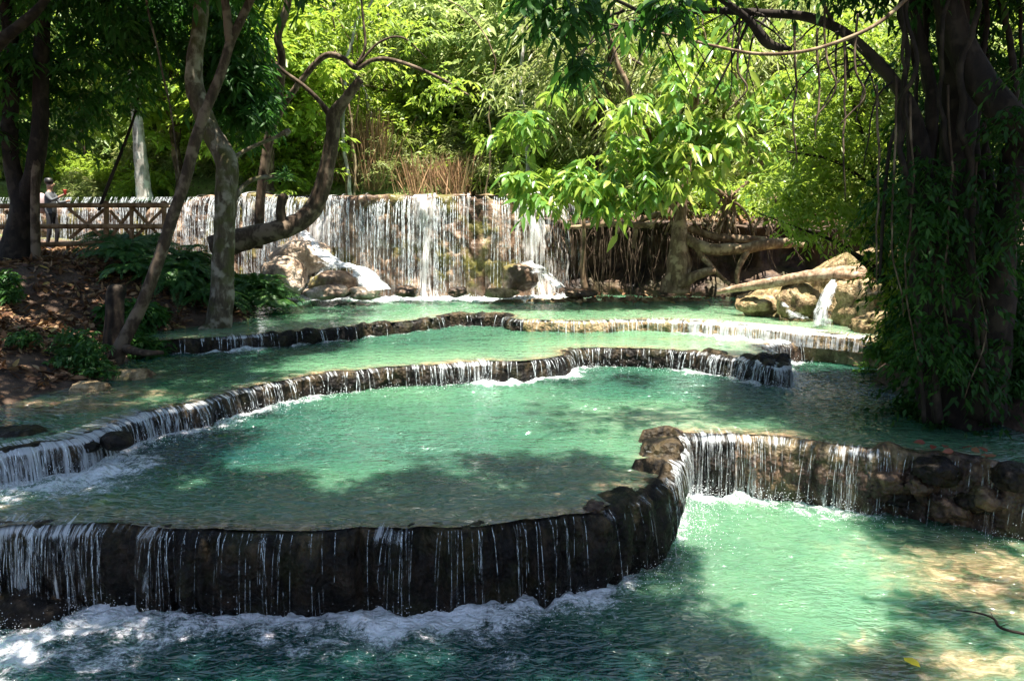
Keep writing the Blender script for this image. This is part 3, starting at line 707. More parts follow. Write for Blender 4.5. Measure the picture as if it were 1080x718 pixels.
# travertine outcrop on the right with its two small falls
oc = empty('outcrop', P(880, 345, Z[3]), 'sunlit tan travertine outcrop under the fallen log', 'rock outcrop')
def outcrop(mb):
    pts = [P(778, 330, Z[3]), P(815, 336, Z[3]), P(850, 344, Z[2]), P(890, 352, Z[2]), P(930, 357, Z[2]), P(965, 362, Z[2]), P(1060, 368, Z[2])]
    tops = [1.65, 1.95, 2.25, 2.75, 3.0, 3.1, 3.1]; n = 150; rows = 60
    cr = spline(np.column_stack([np.array(pts)[:, :2], tops]), n); u = np.arange(n) * .04; V = []
    for j in range(rows):
        v = j / (rows - 1)
        if v < .6: q = v / .6; z = 1.0 + (cr[:, 2] - 1.0) * q ; o = .75 * q ** 1.3
        else: q = (v - .6) / .4; z = cr[:, 2] + .1 * math.sin(q * 3.1) - .2 * q; o = .75 + 1.9 * q
        f = .34 * fbm(u * 1.4, v * 3.2, 0, 140, 5) + .10 * fbm(u * 7, v * 14, 0, 141, 3)
        V.append(np.stack([cr[:, 0] + .25 * o, cr[:, 1] + o - f, z + f * .55], -1))
    V = np.stack(V, 1); mb.add(V.reshape(-1, 3), quads=gridq(n, rows)[:, ::-1])
mb = MB(); outcrop(mb); mb.build('rock_face', M['tan_rock'], oc)
for i, (a, b, yy, r) in enumerate([(905, 318, 16.9, (.5, .4, .55)), (935, 325, 16.6, (.6, .5, .6)), (845, 318, 17.6, (.45, .35, .4)), (800, 322, 18.3, (.45, .3, .25)), (925, 345, 16.0, (.5, .35, .3)), (960, 310, 17, (.8, .6, .8))]):
    boulder('knob', None, None, Q(a, b, yy), r, M['tan_rock'], 150 + i, parent=oc, amp=.5, fine=.16)
def chute(name, label, pts, width, material, seed, parent=None, flow=.8):
    """a short white cascade: a bulging sheet over the points"""
    p = spline(np.array(pts), 24); wd = np.interp(np.linspace(0, 1, 24), np.linspace(0, 1, len(width)), width); nv = 17
    d = np.gradient(p, axis=0); s = unit(np.cross(d, [0, 0, 1.0])); s = np.where(np.isfinite(s), s, 0); nn = unit(np.cross(s, d))
    t = np.linspace(-1, 1, nv); ln = np.concatenate([[0], np.cumsum(np.linalg.norm(np.diff(p, axis=0), axis=1))])
    V = p[:, None] + s[:, None] * (t[None, :, None] * wd[:, None, None]) + nn[:, None] * ((.10 - .16 * t ** 2)[None, :, None]) + (.05 * fbm(t[None, :] * 4 + seed, ln[:, None] * 4, 0, seed, 3))[..., None]
    UV = np.stack([np.repeat(t[None] * .5, 24, 0) * wd[:, None] * 2, np.repeat(ln[:, None], nv, 1), np.full((24, nv), seed)], -1)
    fl = flow * np.ones((24, nv)) * (1 - .75 * np.abs(t[None]) ** 3)
    mb = MB(); mb.add(V.reshape(-1, 3), quads=gridq(24, nv), uvp=UV.reshape(-1, 3), flow=fl.ravel()); o = mb.build(name, material, parent)
    if label: tag(o, label, 'waterfall')
    return o
chute('cascade', 'narrow white waterfall dropping from under the log on the right outcrop', [Q(880, 297, 17.3), Q(874, 308, 16.6), Q(868, 328, 16.35), Q(866, 344, 16.3)], [.12, .17, .23, .30], M['film_foam'], 1, None, 1.0)
chute('cascade', 'small sloping white cascade left of the narrow one on the outcrop', [Q(812, 304, 18.3), Q(820, 318, 17.6), Q(832, 330, 17.2), Q(848, 340, 16.8)], [.08, .12, .16, .2], M['film_foam'], 2, None, .8)
chute('cascade', 'bright diagonal cascade sliding down beside the pale boulders', [Q(318, 246, 22.0), Q(336, 266, 21.3), Q(358, 280, 20.7), Q(382, 288, 20.5), Q(398, 308, 20.2)], [.28, .36, .45, .55, .7], M['film_foam'], 3, None, 1.15)
chute('cascade', 'thin white side stream between the tan boulder and the brown boulder', [Q(345, 286, 20.9), Q(330, 298, 20.5), Q(318, 309, 20.2)], [.12, .18, .25], M['film_foam'], 4, None, .85)
chute('cascade', 'white cascade fanning over the round boulder at the waterfall right end', [Q(556, 278, 21.9), Q(568, 287, 21.3), Q(580, 296, 21.0), Q(590, 306, 20.8)], [.35, .42, .45, .5], M['film_foam'], 5, None, .9)
for i, (a, b, yy, ww, lab) in enumerate([(95, 235, 24.0, 1.6, 'white water sliding behind the fence, far left'), (205, 240, 22.8, 1.2, 'foaming water between the leaning trunk and the mottled trunk')]):
    chute('cascade', lab, [Q(a, b - 22, yy + 1.2), Q(a, b - 8, yy + .4), Q(a, b + 8, yy - .4), Q(a, b + 26, yy - 1.4)], [ww, ww * 1.1, ww * 1.2, ww * 1.2], M['film_foam'], 6 + i, None, .62)
# fallen log
lg = empty('fallen_log', Q(757, 308, 18.6), 'long pale fallen log lying across the right outcrop', 'log')
mb = MB(); tube(mb, [Q(757, 308, 18.8), Q(790, 301, 18.2), Q(835, 294, 17.6), Q(880, 288, 17.2), Q(905, 286, 17.1), Q(960, 283, 17.0)], [.05, .10, .125, .135, .12, .10], 14, 60, .25, 5, .05)
mb.build('trunk', M['log'], lg)
mb = MB(); tube(mb, [Q(880, 289, 17.1), Q(905, 292, 16.8), Q(940, 288, 16.7)], [.09, .08, .05], 9, 16, .25, 6, .05); mb.build('limb', M['log'], lg)

# ------------------------------------------------------------------ trees
def PX(lst, Y0=None):   # [(px,py,Y,r_px)] -> points, radii
    pts = [Q(a, b, y) for a, b, y, r in lst]; rad = [r * y / F for a, b, y, r in lst]; return pts, rad
def blob(px, py, Y, rx, ry, rd, n, g=rng):
    """n points spread in an ellipsoid seen at that place; rx, ry in pixels, rd in metres"""
    v = unit(g.normal(size=(n, 3))) * (g.random((n, 1)) ** .4); c = Q(px, py, Y)
    return c + v * np.array([rx * Y / F, rd, ry * Y / F])
def limb_to(mb, start, ends, r0, seed):
    for i, e in enumerate(ends):
        s = np.asarray(start) ; e = np.asarray(e); m = (s + e) / 2 + rng.normal(scale=.12, size=3) * np.linalg.norm(e - s) * .5; m[2] += .1 * np.linalg.norm(e - s)
        tube(mb, [s, m, e], [r0, r0 * .6, r0 * .2], 6, 10, .15, seed + i, .05)

# mottled trunk at the water
t = empty('tree', Q(230, 356, 16.6), 'pale mottled trunk standing at the water edge, tallest of the left trees', 'tree')
mb = MB()
tube(mb, *PX([(226, 366, 16.6, 20), (230, 345, 16.6, 14), (234, 310, 16.6, 12.5), (236, 260, 16.7, 11), (238, 210, 16.7, 11), (239, 172, 16.8, 11), (222, 138, 16.9, 10), (206, 95, 17, 9), (205, 65, 17, 8), (211, 20, 17.1, 7.5), (214, -60, 17.3, 7), (210, -160, 17.5, 5)]), 14, 90, .16, 1)
for q in [[(226, 345, 16.6, 9), (205, 356, 16.2, 6), (180, 362, 16, 4), (150, 366, 15.9, 2)], [(228, 348, 16.6, 8), (250, 352, 16.4, 4), (262, 360, 16.2, 2)], [(224, 350, 16.5, 9), (200, 368, 15.7, 5), (188, 378, 15.4, 2)]]: tube(mb, *PX(q), 8, 14, .2, 3)
tube(mb, *PX([(240, 175, 16.8, 5), (252, 163, 17, 2.5), (270, 153, 17.2, 2), (290, 145, 17.3, 2), (304, 138, 17.3, 3), (302, 144, 17.3, 1)]), 7, 22, .3, 4)
tube(mb, *PX([(246, 212, 16.8, 3.5), (258, 195, 17, 2.6), (275, 187, 17.1, 2.2), (298, 187, 17.2, 2)]), 7, 16, .2, 5)
limb_to(mb, Q(214, -60, 17.3), blob(200, -120, 17, 150, 60, 2, 8), .07, 9)
mb.build('trunk', M['bark_pale'], t)
g = np.random.default_rng(21)
mb = MB(); cl = np.vstack([blob(240, 60, 18.6, 44, 80, .9, 66, g), blob(258, 105, 18.4, 28, 40, .8, 24, g), blob(180, 10, 19.2, 90, 40, 1.2, 40, g), blob(120, 0, 19, 90, 50, 1.2, 30, g), blob(200, -150, 17, 220, 80, 3, 120, g)])
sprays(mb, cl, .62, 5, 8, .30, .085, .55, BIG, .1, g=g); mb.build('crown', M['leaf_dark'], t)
# fern like epiphyte on its branch
ep = empty('epiphyte', Q(298, 186, 17.1), 'small bristly fern perched on a low branch over the water', 'plant')
mb = MB(); n = 70; d = g.normal(size=(n, 3)); d[:, 2] = abs(d[:, 2]) * .6; leaves(mb, np.repeat(Q(299, 185, 17.1)[None], n, 0) + g.normal(scale=.05, size=(n, 3)), d, unit(g.normal(size=(n, 3))), .3 * g.uniform(.5, 1.2, n), .03, BIG, .3); mb.build('frond', M['fern'], ep)

# leaning tree in front of it
t = empty('tree', Q(125, 380, 13.9), 'slim brown trunk leaning right, crossing in front of the mottled trunk', 'tree')
mb = MB(); tube(mb, *PX([(118, 388, 13.9, 10), (130, 360, 13.9, 7.5), (150, 320, 14, 6.5), (167, 275, 14, 6.2), (180, 235, 14.1, 6), (194, 195, 14.2, 6), (205, 152, 14.3, 5.8), (216, 120, 14.4, 5.4), (232, 80, 14.5, 5), (243, 45, 14.6, 4.6), (256, 18, 14.7, 4.2), (268, -10, 14.8, 4), (290, -80, 15, 3)]), 12, 80, .16, 11)
tube(mb, *PX([(243, 45, 14.6, 5), (240, 22, 14.6, 4.5), (236, -5, 14.6, 4), (220, -70, 14.7, 2)]), 8, 16, .15, 12)
tube(mb, *PX([(130, 366, 13.9, 6), (150, 372, 13.6, 4), (172, 372, 13.5, 2)]), 7, 10, .2, 13)
mb.build('trunk', M['bark_brown'], t)
mb = MB(); cl = np.vstack([blob(270, -60, 15, 130, 45, 1.5, 60, g)])
sprays(mb, cl, .6, 6, 8, .26, .08, .5, BIG, .1, g=g); mb.build('crown', M['leaf_dark'], t)

# thin trunk with the arching branch
t = empty('tree', Q(275, 262, 20.5), 'thin upright tree with one long branch arching right over the waterfall', 'tree')
mb = MB(); tube(mb, *PX([(272, 262, 20.5, 5), (275, 205, 20.5, 5), (283, 150, 20.5, 5), (293, 105, 20.5, 5), (297, 60, 20.5, 4.2), (293, 38, 20.5, 4), (303, 5, 20.5, 3.8), (312, -60, 20.5, 3)]), 9, 60, .15, 21)
tube(mb, *PX([(290, 128, 20.5, 4), (304, 104, 20.3, 3.4), (319, 84, 20.2, 3.2), (334, 66, 20.1, 3.1), (347, 58, 20, 3), (362, 62, 20, 2.8), (376, 72, 20, 2.6), (392, 64, 20, 2.4), (411, 63, 19.9, 2.2), (440, 72, 19.8, 1.9), (470, 86, 19.7, 1.5), (500, 104, 19.6, .8)]), 8, 70, .15, 22)
tube(mb, *PX([(376, 70, 20, 1.8), (385, 50, 20, 1.4), (383, 20, 20, 1.2), (378, -30, 20, .8)]), 6, 20, .1, 23)
tube(mb, *PX([(378, 68, 20, 1.6), (400, 45, 20, 1.2), (425, 40, 20, 1), (450, 62, 20, .5)]), 6, 20, .1, 24)
mb.build('trunk', M['bark_brown'], t)
mb = MB(); cl = np.vstack([blob(330, 38, 20.6, 40, 14, .4, 6, g), blob(470, 92, 19.8, 40, 16, .5, 12, g), blob(420, 30, 20.4, 50, 18, .6, 9, g), blob(330, -50, 20.5, 90, 30, 1, 40, g)])
sprays(mb, cl, .42, 4, 6, .17, .08, .35, SML, .15, g=g); mb.build('crown', M['leaf_bright'], t)

# curved leaning tree beside the waterfall
t = empty('tree', Q(255, 256, 19.2), 'crooked tree rising sideways from the ferns then bending up before the waterfall', 'tree')
mb = MB(); tube(mb, *PX([(225, 262, 19.2, 15), (262, 250, 19.3, 12), (290, 244, 19.3, 11), (314, 235, 19.4, 10), (331, 218, 19.5, 9.5), (341, 195, 19.5, 8.5), (347, 165, 19.5, 7.5), (351, 140, 19.5, 7), (352, 122, 19.5, 7.5), (364, 105, 19.4, 5.5), (380, 84, 19.3, 4.5)]), 12, 80, .18, 31)
tube(mb, *PX([(350, 124, 19.5, 4), (338, 108, 19.5, 2.6), (322, 92, 19.5, 2.3), (300, 76, 19.5, 2), (285, 62, 19.4, 1.6), (270, 50, 19.4, 1)]), 7, 30, .15, 32)
tube(mb, *PX([(298, 240, 19.3, 6), (296, 222, 19.2, 4.5), (298, 210, 19.2, 5.5), (302, 206, 19.2, 4)]), 8, 14, .3, 33)
mb.build('trunk', M['bark_brown'], t)

# pale trunk beyond the stream
t = empty('tree', Q(150, 206, 27), 'straight whitish bare trunk standing behind the fence, sunlit', 'tree')
mb = MB(); tube(mb, *PX([(153, 212, 27, 9), (150, 190, 27, 7), (147, 150, 27, 6), (143, 105, 27, 5), (139, 60, 27, 4.4), (136, -60, 27, 3.5)]), 12, 40, .25, 41)
mb.build('trunk', M['bark_white'], t)
g2 = np.random.default_rng(31)
mb = MB(); sprays(mb, blob(136, -60, 27, 120, 50, 2, 70, g2), .8, 5, 7, .25, .1, .4, SML, .2, g=g2); mb.build('crown', M['leaf_bright'], t)

# dark tree at the far left
t = empty('tree', Q(20, 262, 17.4), 'dark forked tree at the far left, just behind the fence rail', 'tree')
mb = MB(); tube(mb, *PX([(16, 275, 17.4, 20), (20, 245, 17.4, 14), (24, 215, 17.4, 12), (14, 180, 17.4, 8), (10, 130, 17.4, 8), (14, 70, 17.4, 7), (6, 0, 17.4, 7), (-5, -80, 17.5, 5)]), 12, 60, .2, 51)
tube(mb, *PX([(24, 215, 17.4, 10), (36, 180, 17.3, 8.5), (42, 130, 17.2, 8), (44, 60, 17.2, 7), (48, -20, 17.2, 6), (60, -90, 17.2, 4)]), 12, 50, .2, 52)
tube(mb, *PX([(-60, 75, 15.5, 9), (-20, 60, 15.5, 8), (5, 40, 15.5, 6), (40, 10, 15.5, 4.5), (60, -20, 15.5, 3)]), 9, 30, .2, 53)
mb.build('trunk', M['bark_dark'], t)
mb = MB(); cl = np.vstack([blob(60, 25, 17.6, 110, 65, 1.3, 76, g2), blob(60, 105, 18.4, 90, 50, .8, 26, g2), blob(150, 50, 18.8, 70, 50, 1, 32, g2), blob(0, 80, 17.6, 50, 80, 1.2, 34, g2), blob(60, -70, 16, 200, 60, 2.5, 90, g2)])
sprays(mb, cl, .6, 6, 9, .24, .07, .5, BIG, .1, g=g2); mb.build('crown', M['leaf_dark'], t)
t = empty('tree', Q(38, 275, 17.9), 'thin straight pole-like trunk rising through the fence', 'tree')
mb = MB(); tube(mb, *PX([(38, 275, 17.2, 5), (37, 200, 17.2, 4.6), (40, 130, 17.2, 4.2), (42, 0, 17.2, 3.5), (44, -60, 17.2, 3)]), 8, 40, .12, 55); mb.build('trunk', M['bark_brown'], t)
t = empty('sapling', Q(104, 218, 18.8), 'thin bare stick leaning over the fence', 'sapling')
mb = MB(); tube(mb, *PX([(104, 222, 18.8, 1.8), (118, 185, 18.8, 1.8), (132, 150, 18.8, 1.6), (143, 118, 18.8, 1.3), (147, 95, 18.8, .8)]), 6, 30, .12, 56); mb.build('stem', M['bark_dark'], t)
t = empty('stump', Q(120, 372, 14.6), 'short dark wooden post stump on the leafy bank', 'stump')
mb = MB(); tube(mb, *PX([(120, 385, 14.4, 12), (120, 350, 14.4, 10), (122, 315, 14.4, 9.5), (123, 303, 14.4, 9), (123, 300, 14.4, 5)]), 12, 26, .2, 57); mb.build('post', M['bark_dark'], t)
# thin hanging twig top left
t = empty('vine', Q(165, 0, 15.5), 'thin bare vine hanging between the left trunks', 'vine')
mb = MB(); tube(mb, *PX([(150, -30, 15.5, 1.2), (157, 15, 15.5, 1.1), (166, 50, 15.5, 1), (172, 80, 15.5, 1), (180, 115, 15.5, .9), (186, 160, 15.5, .8), (190, 200, 15.5, .7)]), 5, 30, .1, 58); mb.build('stem', M['bark_brown'], t)

# big dark tree on the right
t = empty('tree', Q(1010, 440, 11.2), 'huge dark tree with several trunks filling the right edge', 'tree')
mb = MB()
tube(mb, *PX([(1020, 470, 11.2, 30), (1012, 400, 11.2, 20), (1008, 300, 11.2, 18), (1008, 200, 11.2, 16), (1010, 100, 11.2, 16), (1004, 0, 11.2, 15), (1000, -120, 11.2, 14)]), 16, 70, .25, 61)
tube(mb, *PX([(996, 330, 11.1, 15), (980, 240, 11, 13), (968, 160, 11, 11), (958, 110, 11, 7), (925, 66, 11, 6), (890, 34, 11, 5), (850, 18, 10.9, 4.6), (800, 14, 10.8, 4), (740, 12, 10.7, 3), (690, 22, 10.5, 2)]), 10, 80, .2, 62)
tube(mb, *PX([(992, -30, 10.8, 13), (1010, 40, 10.7, 14), (1040, 95, 10.5, 15), (1082, 140, 10.2, 15), (1150, 200, 10, 14)]), 12, 40, .2, 63)
tube(mb, *PX([(975, 190, 11, 7), (984, 110, 11, 6), (970, 40, 11, 5), (955, -30, 11, 4)]), 8, 30, .2, 64)
tube(mb, *PX([(1040, 440, 10.9, 22), (1050, 330, 10.9, 16), (1062, 230, 10.8, 13), (1080, 120, 10.8, 12)]), 10, 30, .25, 65)
tube(mb, *PX([(835, 52, 10.6, 1.5), (810, 46, 10.6, 5), (790, 22, 10.5, 4), (765, 2, 10.4, 3.5), (735, -20, 10.3, 3)]), 8, 26, .15, 66)
for i in range(15):
    a0 = random.uniform(960, 1085); a1 = a0 + random.uniform(-35, 35); y0 = random.uniform(10.4, 11.8)
    tube(mb, *PX([(a0 + 10, 445, y0, random.uniform(2, 6)), (a0, 340, y0, random.uniform(1.5, 4)), ((a0 + a1) / 2, 220, y0, random.uniform(2, 5)), (a1, 100, y0, random.uniform(1.5, 4)), (a1 + random.uniform(-20, 20), -20, y0, 2)]), 7, 50, .2, 300 + i, .16)
for i in range(34):
    a0 = random.uniform(650, 950); b0 = 14 + max(0, (a0 - 860)) * .9 + random.uniform(-6, 6); dx = random.uniform(-90, 60); dy = random.uniform(-10, 95); r0 = random.uniform(.6, 1.5)
    tube(mb, *PX([(a0, b0, 10.8, r0), (a0 + dx * .35, b0 + dy * .15, 10.7, r0 * .9), (a0 + dx * .7, b0 + dy * .5, 10.6, r0 * .7), (a0 + dx, b0 + dy, 10.5, r0 * .4)]), 5, 18, .1, 400 + i, .09)
tube(mb, *PX([(960, 112, 11, 3), (940, 150, 10.8, 2.2), (932, 220, 10.7, 2), (928, 290, 10.6, 1.5)]), 6, 26, .15, 67)
tube(mb, *PX([(690, 22, 10.5, 2), (660, 5, 10, 1.8), (620, -12, 9, 1.5)]), 6, 12, .15, 68)
tube(mb, *PX([(790, 22, 10.5, 1.8), (775, 55, 10.5, 1.4), (752, 100, 10.5, 1)]), 6, 16, .15, 69)
tube(mb, *PX([(880, 28, 10.9, 2.2), (862, -8, 10.9, 1.5)]), 6, 6, .15, 70)
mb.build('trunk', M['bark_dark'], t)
g3 = np.random.default_rng(41)
mb = MB()
cl = np.vstack([blob(1030, 60, 12.2, 80, 90, .8, 80, g3), blob(1000, 220, 12.2, 75, 110, .6, 110, g3), blob(1040, 330, 11.6, 80, 100, .8, 60, g3), blob(985, 340, 11.8, 40, 80, .6, 50, g3), blob(1070, 200, 10.2, 40, 130, .7, 30, g3), blob(985, 290, 10.5, 42, 110, .4, 30, g3), blob(1030, 385, 10.5, 60, 40, .4, 20, g3), blob(965, 210, 10.6, 36, 60, .4, 22, g3), blob(1068, 320, 12.2, 45, 120, .6, 80, g3), blob(1000, 430, 11.6, 60, 20, .5, 24, g3), blob(1040, 150, 13.5, 100, 180, .7, 170, g3), blob(1020, 300, 13.3, 80, 110, .7, 110, g3)])
sprays(mb, cl, .58, 5, 8, .13, .055, .65, SML, .05, g=g3)
cl = np.vstack([blob(1030, -60, 11, 160, 60, 1.5, 130, g3), blob(780, -50, 10.5, 180, 30, 1, 22, g3)])
sprays(mb, cl, .5, 6, 8, .18, .065, .4, SML, .1, g=g3)
mb.build('crown', M['leaf_shaded'], t)
# overhanging dark leaves top centre
mb = MB(); cl = np.vstack([blob(625, 15, 8.6, 55, 30, .4, 8, g3), blob(560, -5, 8.6, 50, 16, .4, 7, g3), blob(690, 20, 8.8, 36, 26, .3, 6, g3), blob(612, 55, 8.7, 16, 22, .2, 4, g3), blob(600, -50, 8.6, 150, 30, .8, 9, g3)])
tw = MB(); sprays(mb, cl, .30, 4, 6, .19, .065, .6, BIG, -.05, twig=tw, g=g3); mb.build('crown', M['leaf_dark'], t); tw.build('twig', M['bark_dark'], t)['kind'] = 'stuff'
# long vine
v = empty('vine', Q(960, 0, 10.2), 'long pale vine sagging between the right tree and the middle of the sky', 'vine')
v['label'] = 'long pale vine sagging in a shallow curve from the dark right tree'
mb = MB(); tube(mb, *PX([(968, -12, 10.2, 2), (930, 22, 10, 2), (895, 40, 9.9, 1.9), (850, 54, 9.8, 1.8), (800, 57, 9.8, 1.7), (750, 48, 9.7, 1.5), (700, 36, 9.6, 1.2), (640, 25, 9.5, .8)]), 7, 60, .1, 71); mb.build('stem', M['root'], v)
for i, (a, b0, b1) in enumerate([(838, 58, 175), (862, 60, 150), (870, 30, 125), (905, 45, 130), (780, 50, 120), (945, 110, 330), (925, 120, 300), (1000, 120, 400), (960, 130, 380), (1030, 200, 420), (890, 60, 210)]):
    v = empty('vine', Q(a, b0, 10.5), 'thin dark hanging vine dangling from the right tree', 'vine', 'vines hanging from the right tree')
    mb = MB(); e = g3.uniform(-18, 18)
    tube(mb, *PX([(a, b0 - 30, 10.5, 1.3), (a + e * .2, b0 * .7 + b1 * .3, 10.4, 1.2), (a - e * .5, b0 * .35 + b1 * .65, 10.3, 1), (a + e, b1, 10.3, .7)]), 5, 24, .1, 80 + i, .06); mb.build('stem', M['bark_brown'], v)
# leafy sprays left of it
t = empty('tree', Q(935, 372, 13.2), 'bright fine-leaved sapling in front of the dark right tree', 'tree')
mb = MB(); st = Q(950, 365, 13.2)
for q in [[(950, 372, 13.2, 5), (935, 300, 13.2, 4), (925, 200, 13.3, 3), (900, 110, 13.5, 2), (890, 40, 13.6, 1.5)], [(935, 300, 13.2, 3), (890, 260, 13, 2), (840, 240, 12.8, 1.2), (800, 225, 12.6, .7)], [(925, 200, 13.3, 2.5), (880, 170, 13.3, 1.6), (830, 160, 13.2, 1)], [(940, 300, 13.2, 3), (915, 275, 13, 1.6), (880, 255, 13, .8)]]: tube(mb, *PX(q), 7, 26, .15, 91)
mb.build('trunk', M['bark_dark'], t)
mb = MB(); cl = np.vstack([blob(890, 150, 13.5, 75, 60, .8, 110, g3), blob(880, 222, 13.0, 70, 32, .6, 66, g3), blob(948, 275, 12.9, 26, 50, .4, 42, g3), blob(825, 205, 12.8, 34, 30, .4, 18, g3), blob(900, 60, 14, 70, 50, 1, 60, g3), blob(952, 345, 12.8, 20, 25, .4, 16, g3)])
sprays(mb, cl, .42, 5, 8, .13, .055, .3, SML, .05, g=g3); mb.build('crown', M['leaf_bright'], t)

# root tree in the middle right with the big drooping leaves
t = empty('tree', Q(715, 306, 21.2), 'tree on tangled pale roots with large drooping yellow green leaves', 'tree')
mb = MB()
tube(mb, *PX([(713, 308, 21, 16), (715, 280, 21, 13), (716, 255, 21.1, 10), (718, 225, 21.3, 6), (722, 195, 21.4, 5), (728, 150, 21.3, 4.5), (735, 90, 21, 4)]), 12, 50, .35, 101)
for i, q in enumerate([
  [(720, 250, 21.2, 6), (745, 262, 20.9, 6), (775, 264, 20.8, 6), (805, 258, 20.8, 6), (835, 255, 20.8, 5)],
  [(716, 300, 20.8, 7), (735, 292, 20.6, 5), (755, 285, 20.6, 4)],
  [(722, 240, 21.3, 4), (760, 250, 21.3, 4), (800, 252, 21.3, 3.5), (850, 258, 21.2, 3)],
  [(735, 262, 21, 4), (750, 280, 20.8, 3), (772, 300, 20.7, 2)],
  [(790, 262, 20.8, 4), (778, 285, 20.6, 3), (777, 300, 20.6, 2.2)],
  [(690, 238, 21.3, 3), (640, 236, 21.6, 3), (600, 240, 21.8, 2)],
  [(770, 208, 21.5, 3), (745, 195, 21.4, 2.4), (725, 182, 21.4, 2), (705, 172, 21.3, 1.4)],
  [(772, 208, 21.5, 3), (790, 192, 21.4, 2.2), (800, 180, 21.3, 1.6), (812, 150, 21, 1.2)],
  [(700, 225, 21.5, 3.5), (680, 230, 21.5, 3), (672, 242, 21.5, 2.4), (668, 262, 21.4, 2)],
  [(718, 228, 21.3, 3), (700, 205, 21.2, 3.4), (688, 175, 21, 3.4), (684, 148, 20.6, 3.8), (672, 118, 20.2, 3.4), (660, 85, 20, 3), (648, 60, 20, 2.4), (640, 30, 20, 1.6)],
  [(688, 150, 20.6, 2.4), (705, 140, 20.6, 2), (722, 128, 20.6, 1.8), (745, 105, 20.8, 1.4)]]): tube(mb, *PX(q), 8, 30, .2, 102 + i, .05)
for i in range(46):   # aerial root fans
    cx = g3.choice([770, 770, 717, 815]); x1 = cx + g3.normal(scale=13); y1 = g3.uniform(235, 252)
    tube(mb, *PX([(cx + g3.normal(scale=5), 205 + g3.uniform(-6, 6), 21.5 + g3.normal(scale=.15), 1.6), ((cx + x1) / 2 + g3.normal(scale=3), 222, 21.5, 1.4), (x1, y1, 21.4 + g3.normal(scale=.2), 1.2)]), 5, 10, .2, 130 + i)
tube(mb, *PX([(615, 215, 21.2, 2), (616, 255, 21.1, 2.2), (614, 285, 21.1, 3), (617, 306, 21.1, 4)]), 7, 20, .25, 190)
mb.build('trunk', M['root'], t)
mb = MB(); g4 = np.random.default_rng(51)
cl = np.vstack([blob(590, 188, 19.5, 68, 16, .7, 20, g4), blob(680, 180, 19.6, 95, 26, .8, 32, g4), blob(650, 120, 19.8, 120, 50, 1.2, 24, g4), blob(765, 150, 20, 85, 45, 1, 34, g4), blob(790, 80, 20.2, 80, 60, 1, 20, g4), blob(550, 150, 20, 30, 35, .7, 8, g4), blob(710, 50, 20.2, 120, 60, 1.2, 16, g4), blob(570, 208, 19.3, 20, 10, .4, 5, g4), blob(640, 212, 19.5, 40, 8, .4, 7, g4)])
sprays(mb, cl, .5, 5, 5, .33, .135, .6, BIG, .05, flat=.4, g=g4, sag=.3); mb.build('crown', M['leaf_big'], t)

# ------------------------------------------------------------------ background forest (a few kinds, copied)
def forest_tree(seed, h, r, nclus, L, W, material, hang=.35, tmpl=SML, rc=.9):
    g = np.random.default_rng(seed); e = empty('tree')
    mb = MB(); top = np.array([g.normal(scale=.4), g.normal(scale=.4), h * .8])
    tube(mb, [(0, 0, -.4), (g.normal(scale=.15), g.normal(scale=.15), h * .3), top * [.6, .6, .75], top], [.16, .13, .09, .03], 8, 24, .15, seed, .15)
    v = unit(g.normal(size=(nclus, 3))) * (g.random((nclus, 1)) ** .35)
    cl = v * np.array([r, r, h * .42]) * (1 + .3 * fbm(v[:, 0] * 2 + seed, v[:, 1] * 2, v[:, 2] * 2, seed, 2))[:, None] + np.array([0, 0, h * .58])
    for i in range(12):
        s = top * g.uniform(.35, .9); tube(mb, [s, (s + cl[i]) / 2 + [0, 0, .15], cl[i]], [.05, .03, .01], 5, 8, .1, i, .05)
    mb.build('trunk', M['bark_brown'], e)
    mb = MB(); sprays(mb, cl, rc, 7, 8, L, W, hang, tmpl, .15, g=g); mb.build('crown', material, e); return e
protos = [forest_tree(1, 7.5, 2.6, 120, .34, .15, M['leaf_hill']), forest_tree(2, 9, 2.9, 130, .32, .12, M['leaf_bright']), forest_tree(3, 6, 2.6, 120, .40, .07, M['leaf_pale'], .5), forest_tree(4, 8, 2.4, 110, .32, .17, M['leaf_bright'], .3)]
place = []
g = np.random.default_rng(61)
rows_ = [(27.5, 30, 9), (32, 32, 11), (37, 34, 12), (44, 36, 12), (53, 40, 12), (65, 46, 12)]
LABS = ['mid green leafy tree on the slope behind the waterfall', 'tall yellow green tree on the slope behind the waterfall', 'pale feathery straw tinted tree on the slope behind the waterfall', 'round leaved bright tree on the slope behind the waterfall']
used = set()
for (yy, wpx, n) in rows_:
    for i in range(n):
        px = -60 + (i + g.uniform(.1, .9)) * 1200 / n; y = yy + g.uniform(-1.5, 1.5)
        if 300 < px < 520 and yy < 35: 
            if yy < 30: continue
        if 318 < px < 405 and g.random() < .8: continue
        k = int(g.integers(0, 4))
        if yy < 30 and px < 330: k = 3
        x = (px - 540) / F * y * 1.0; s = g.uniform(.8, 1.2) * (1 + (yy - 28) * .012)
        if k in used: o = copy_tree(protos[k])
        else: o = protos[k]; used.add(k)
        o.location = (x, y, gz(x, y) - .1); o.rotation_euler.z = g.uniform(0, 6.28); o.scale = (s, s, s)
        tag(o, LABS[k], 'tree', 'trees on the slope behind the waterfall')
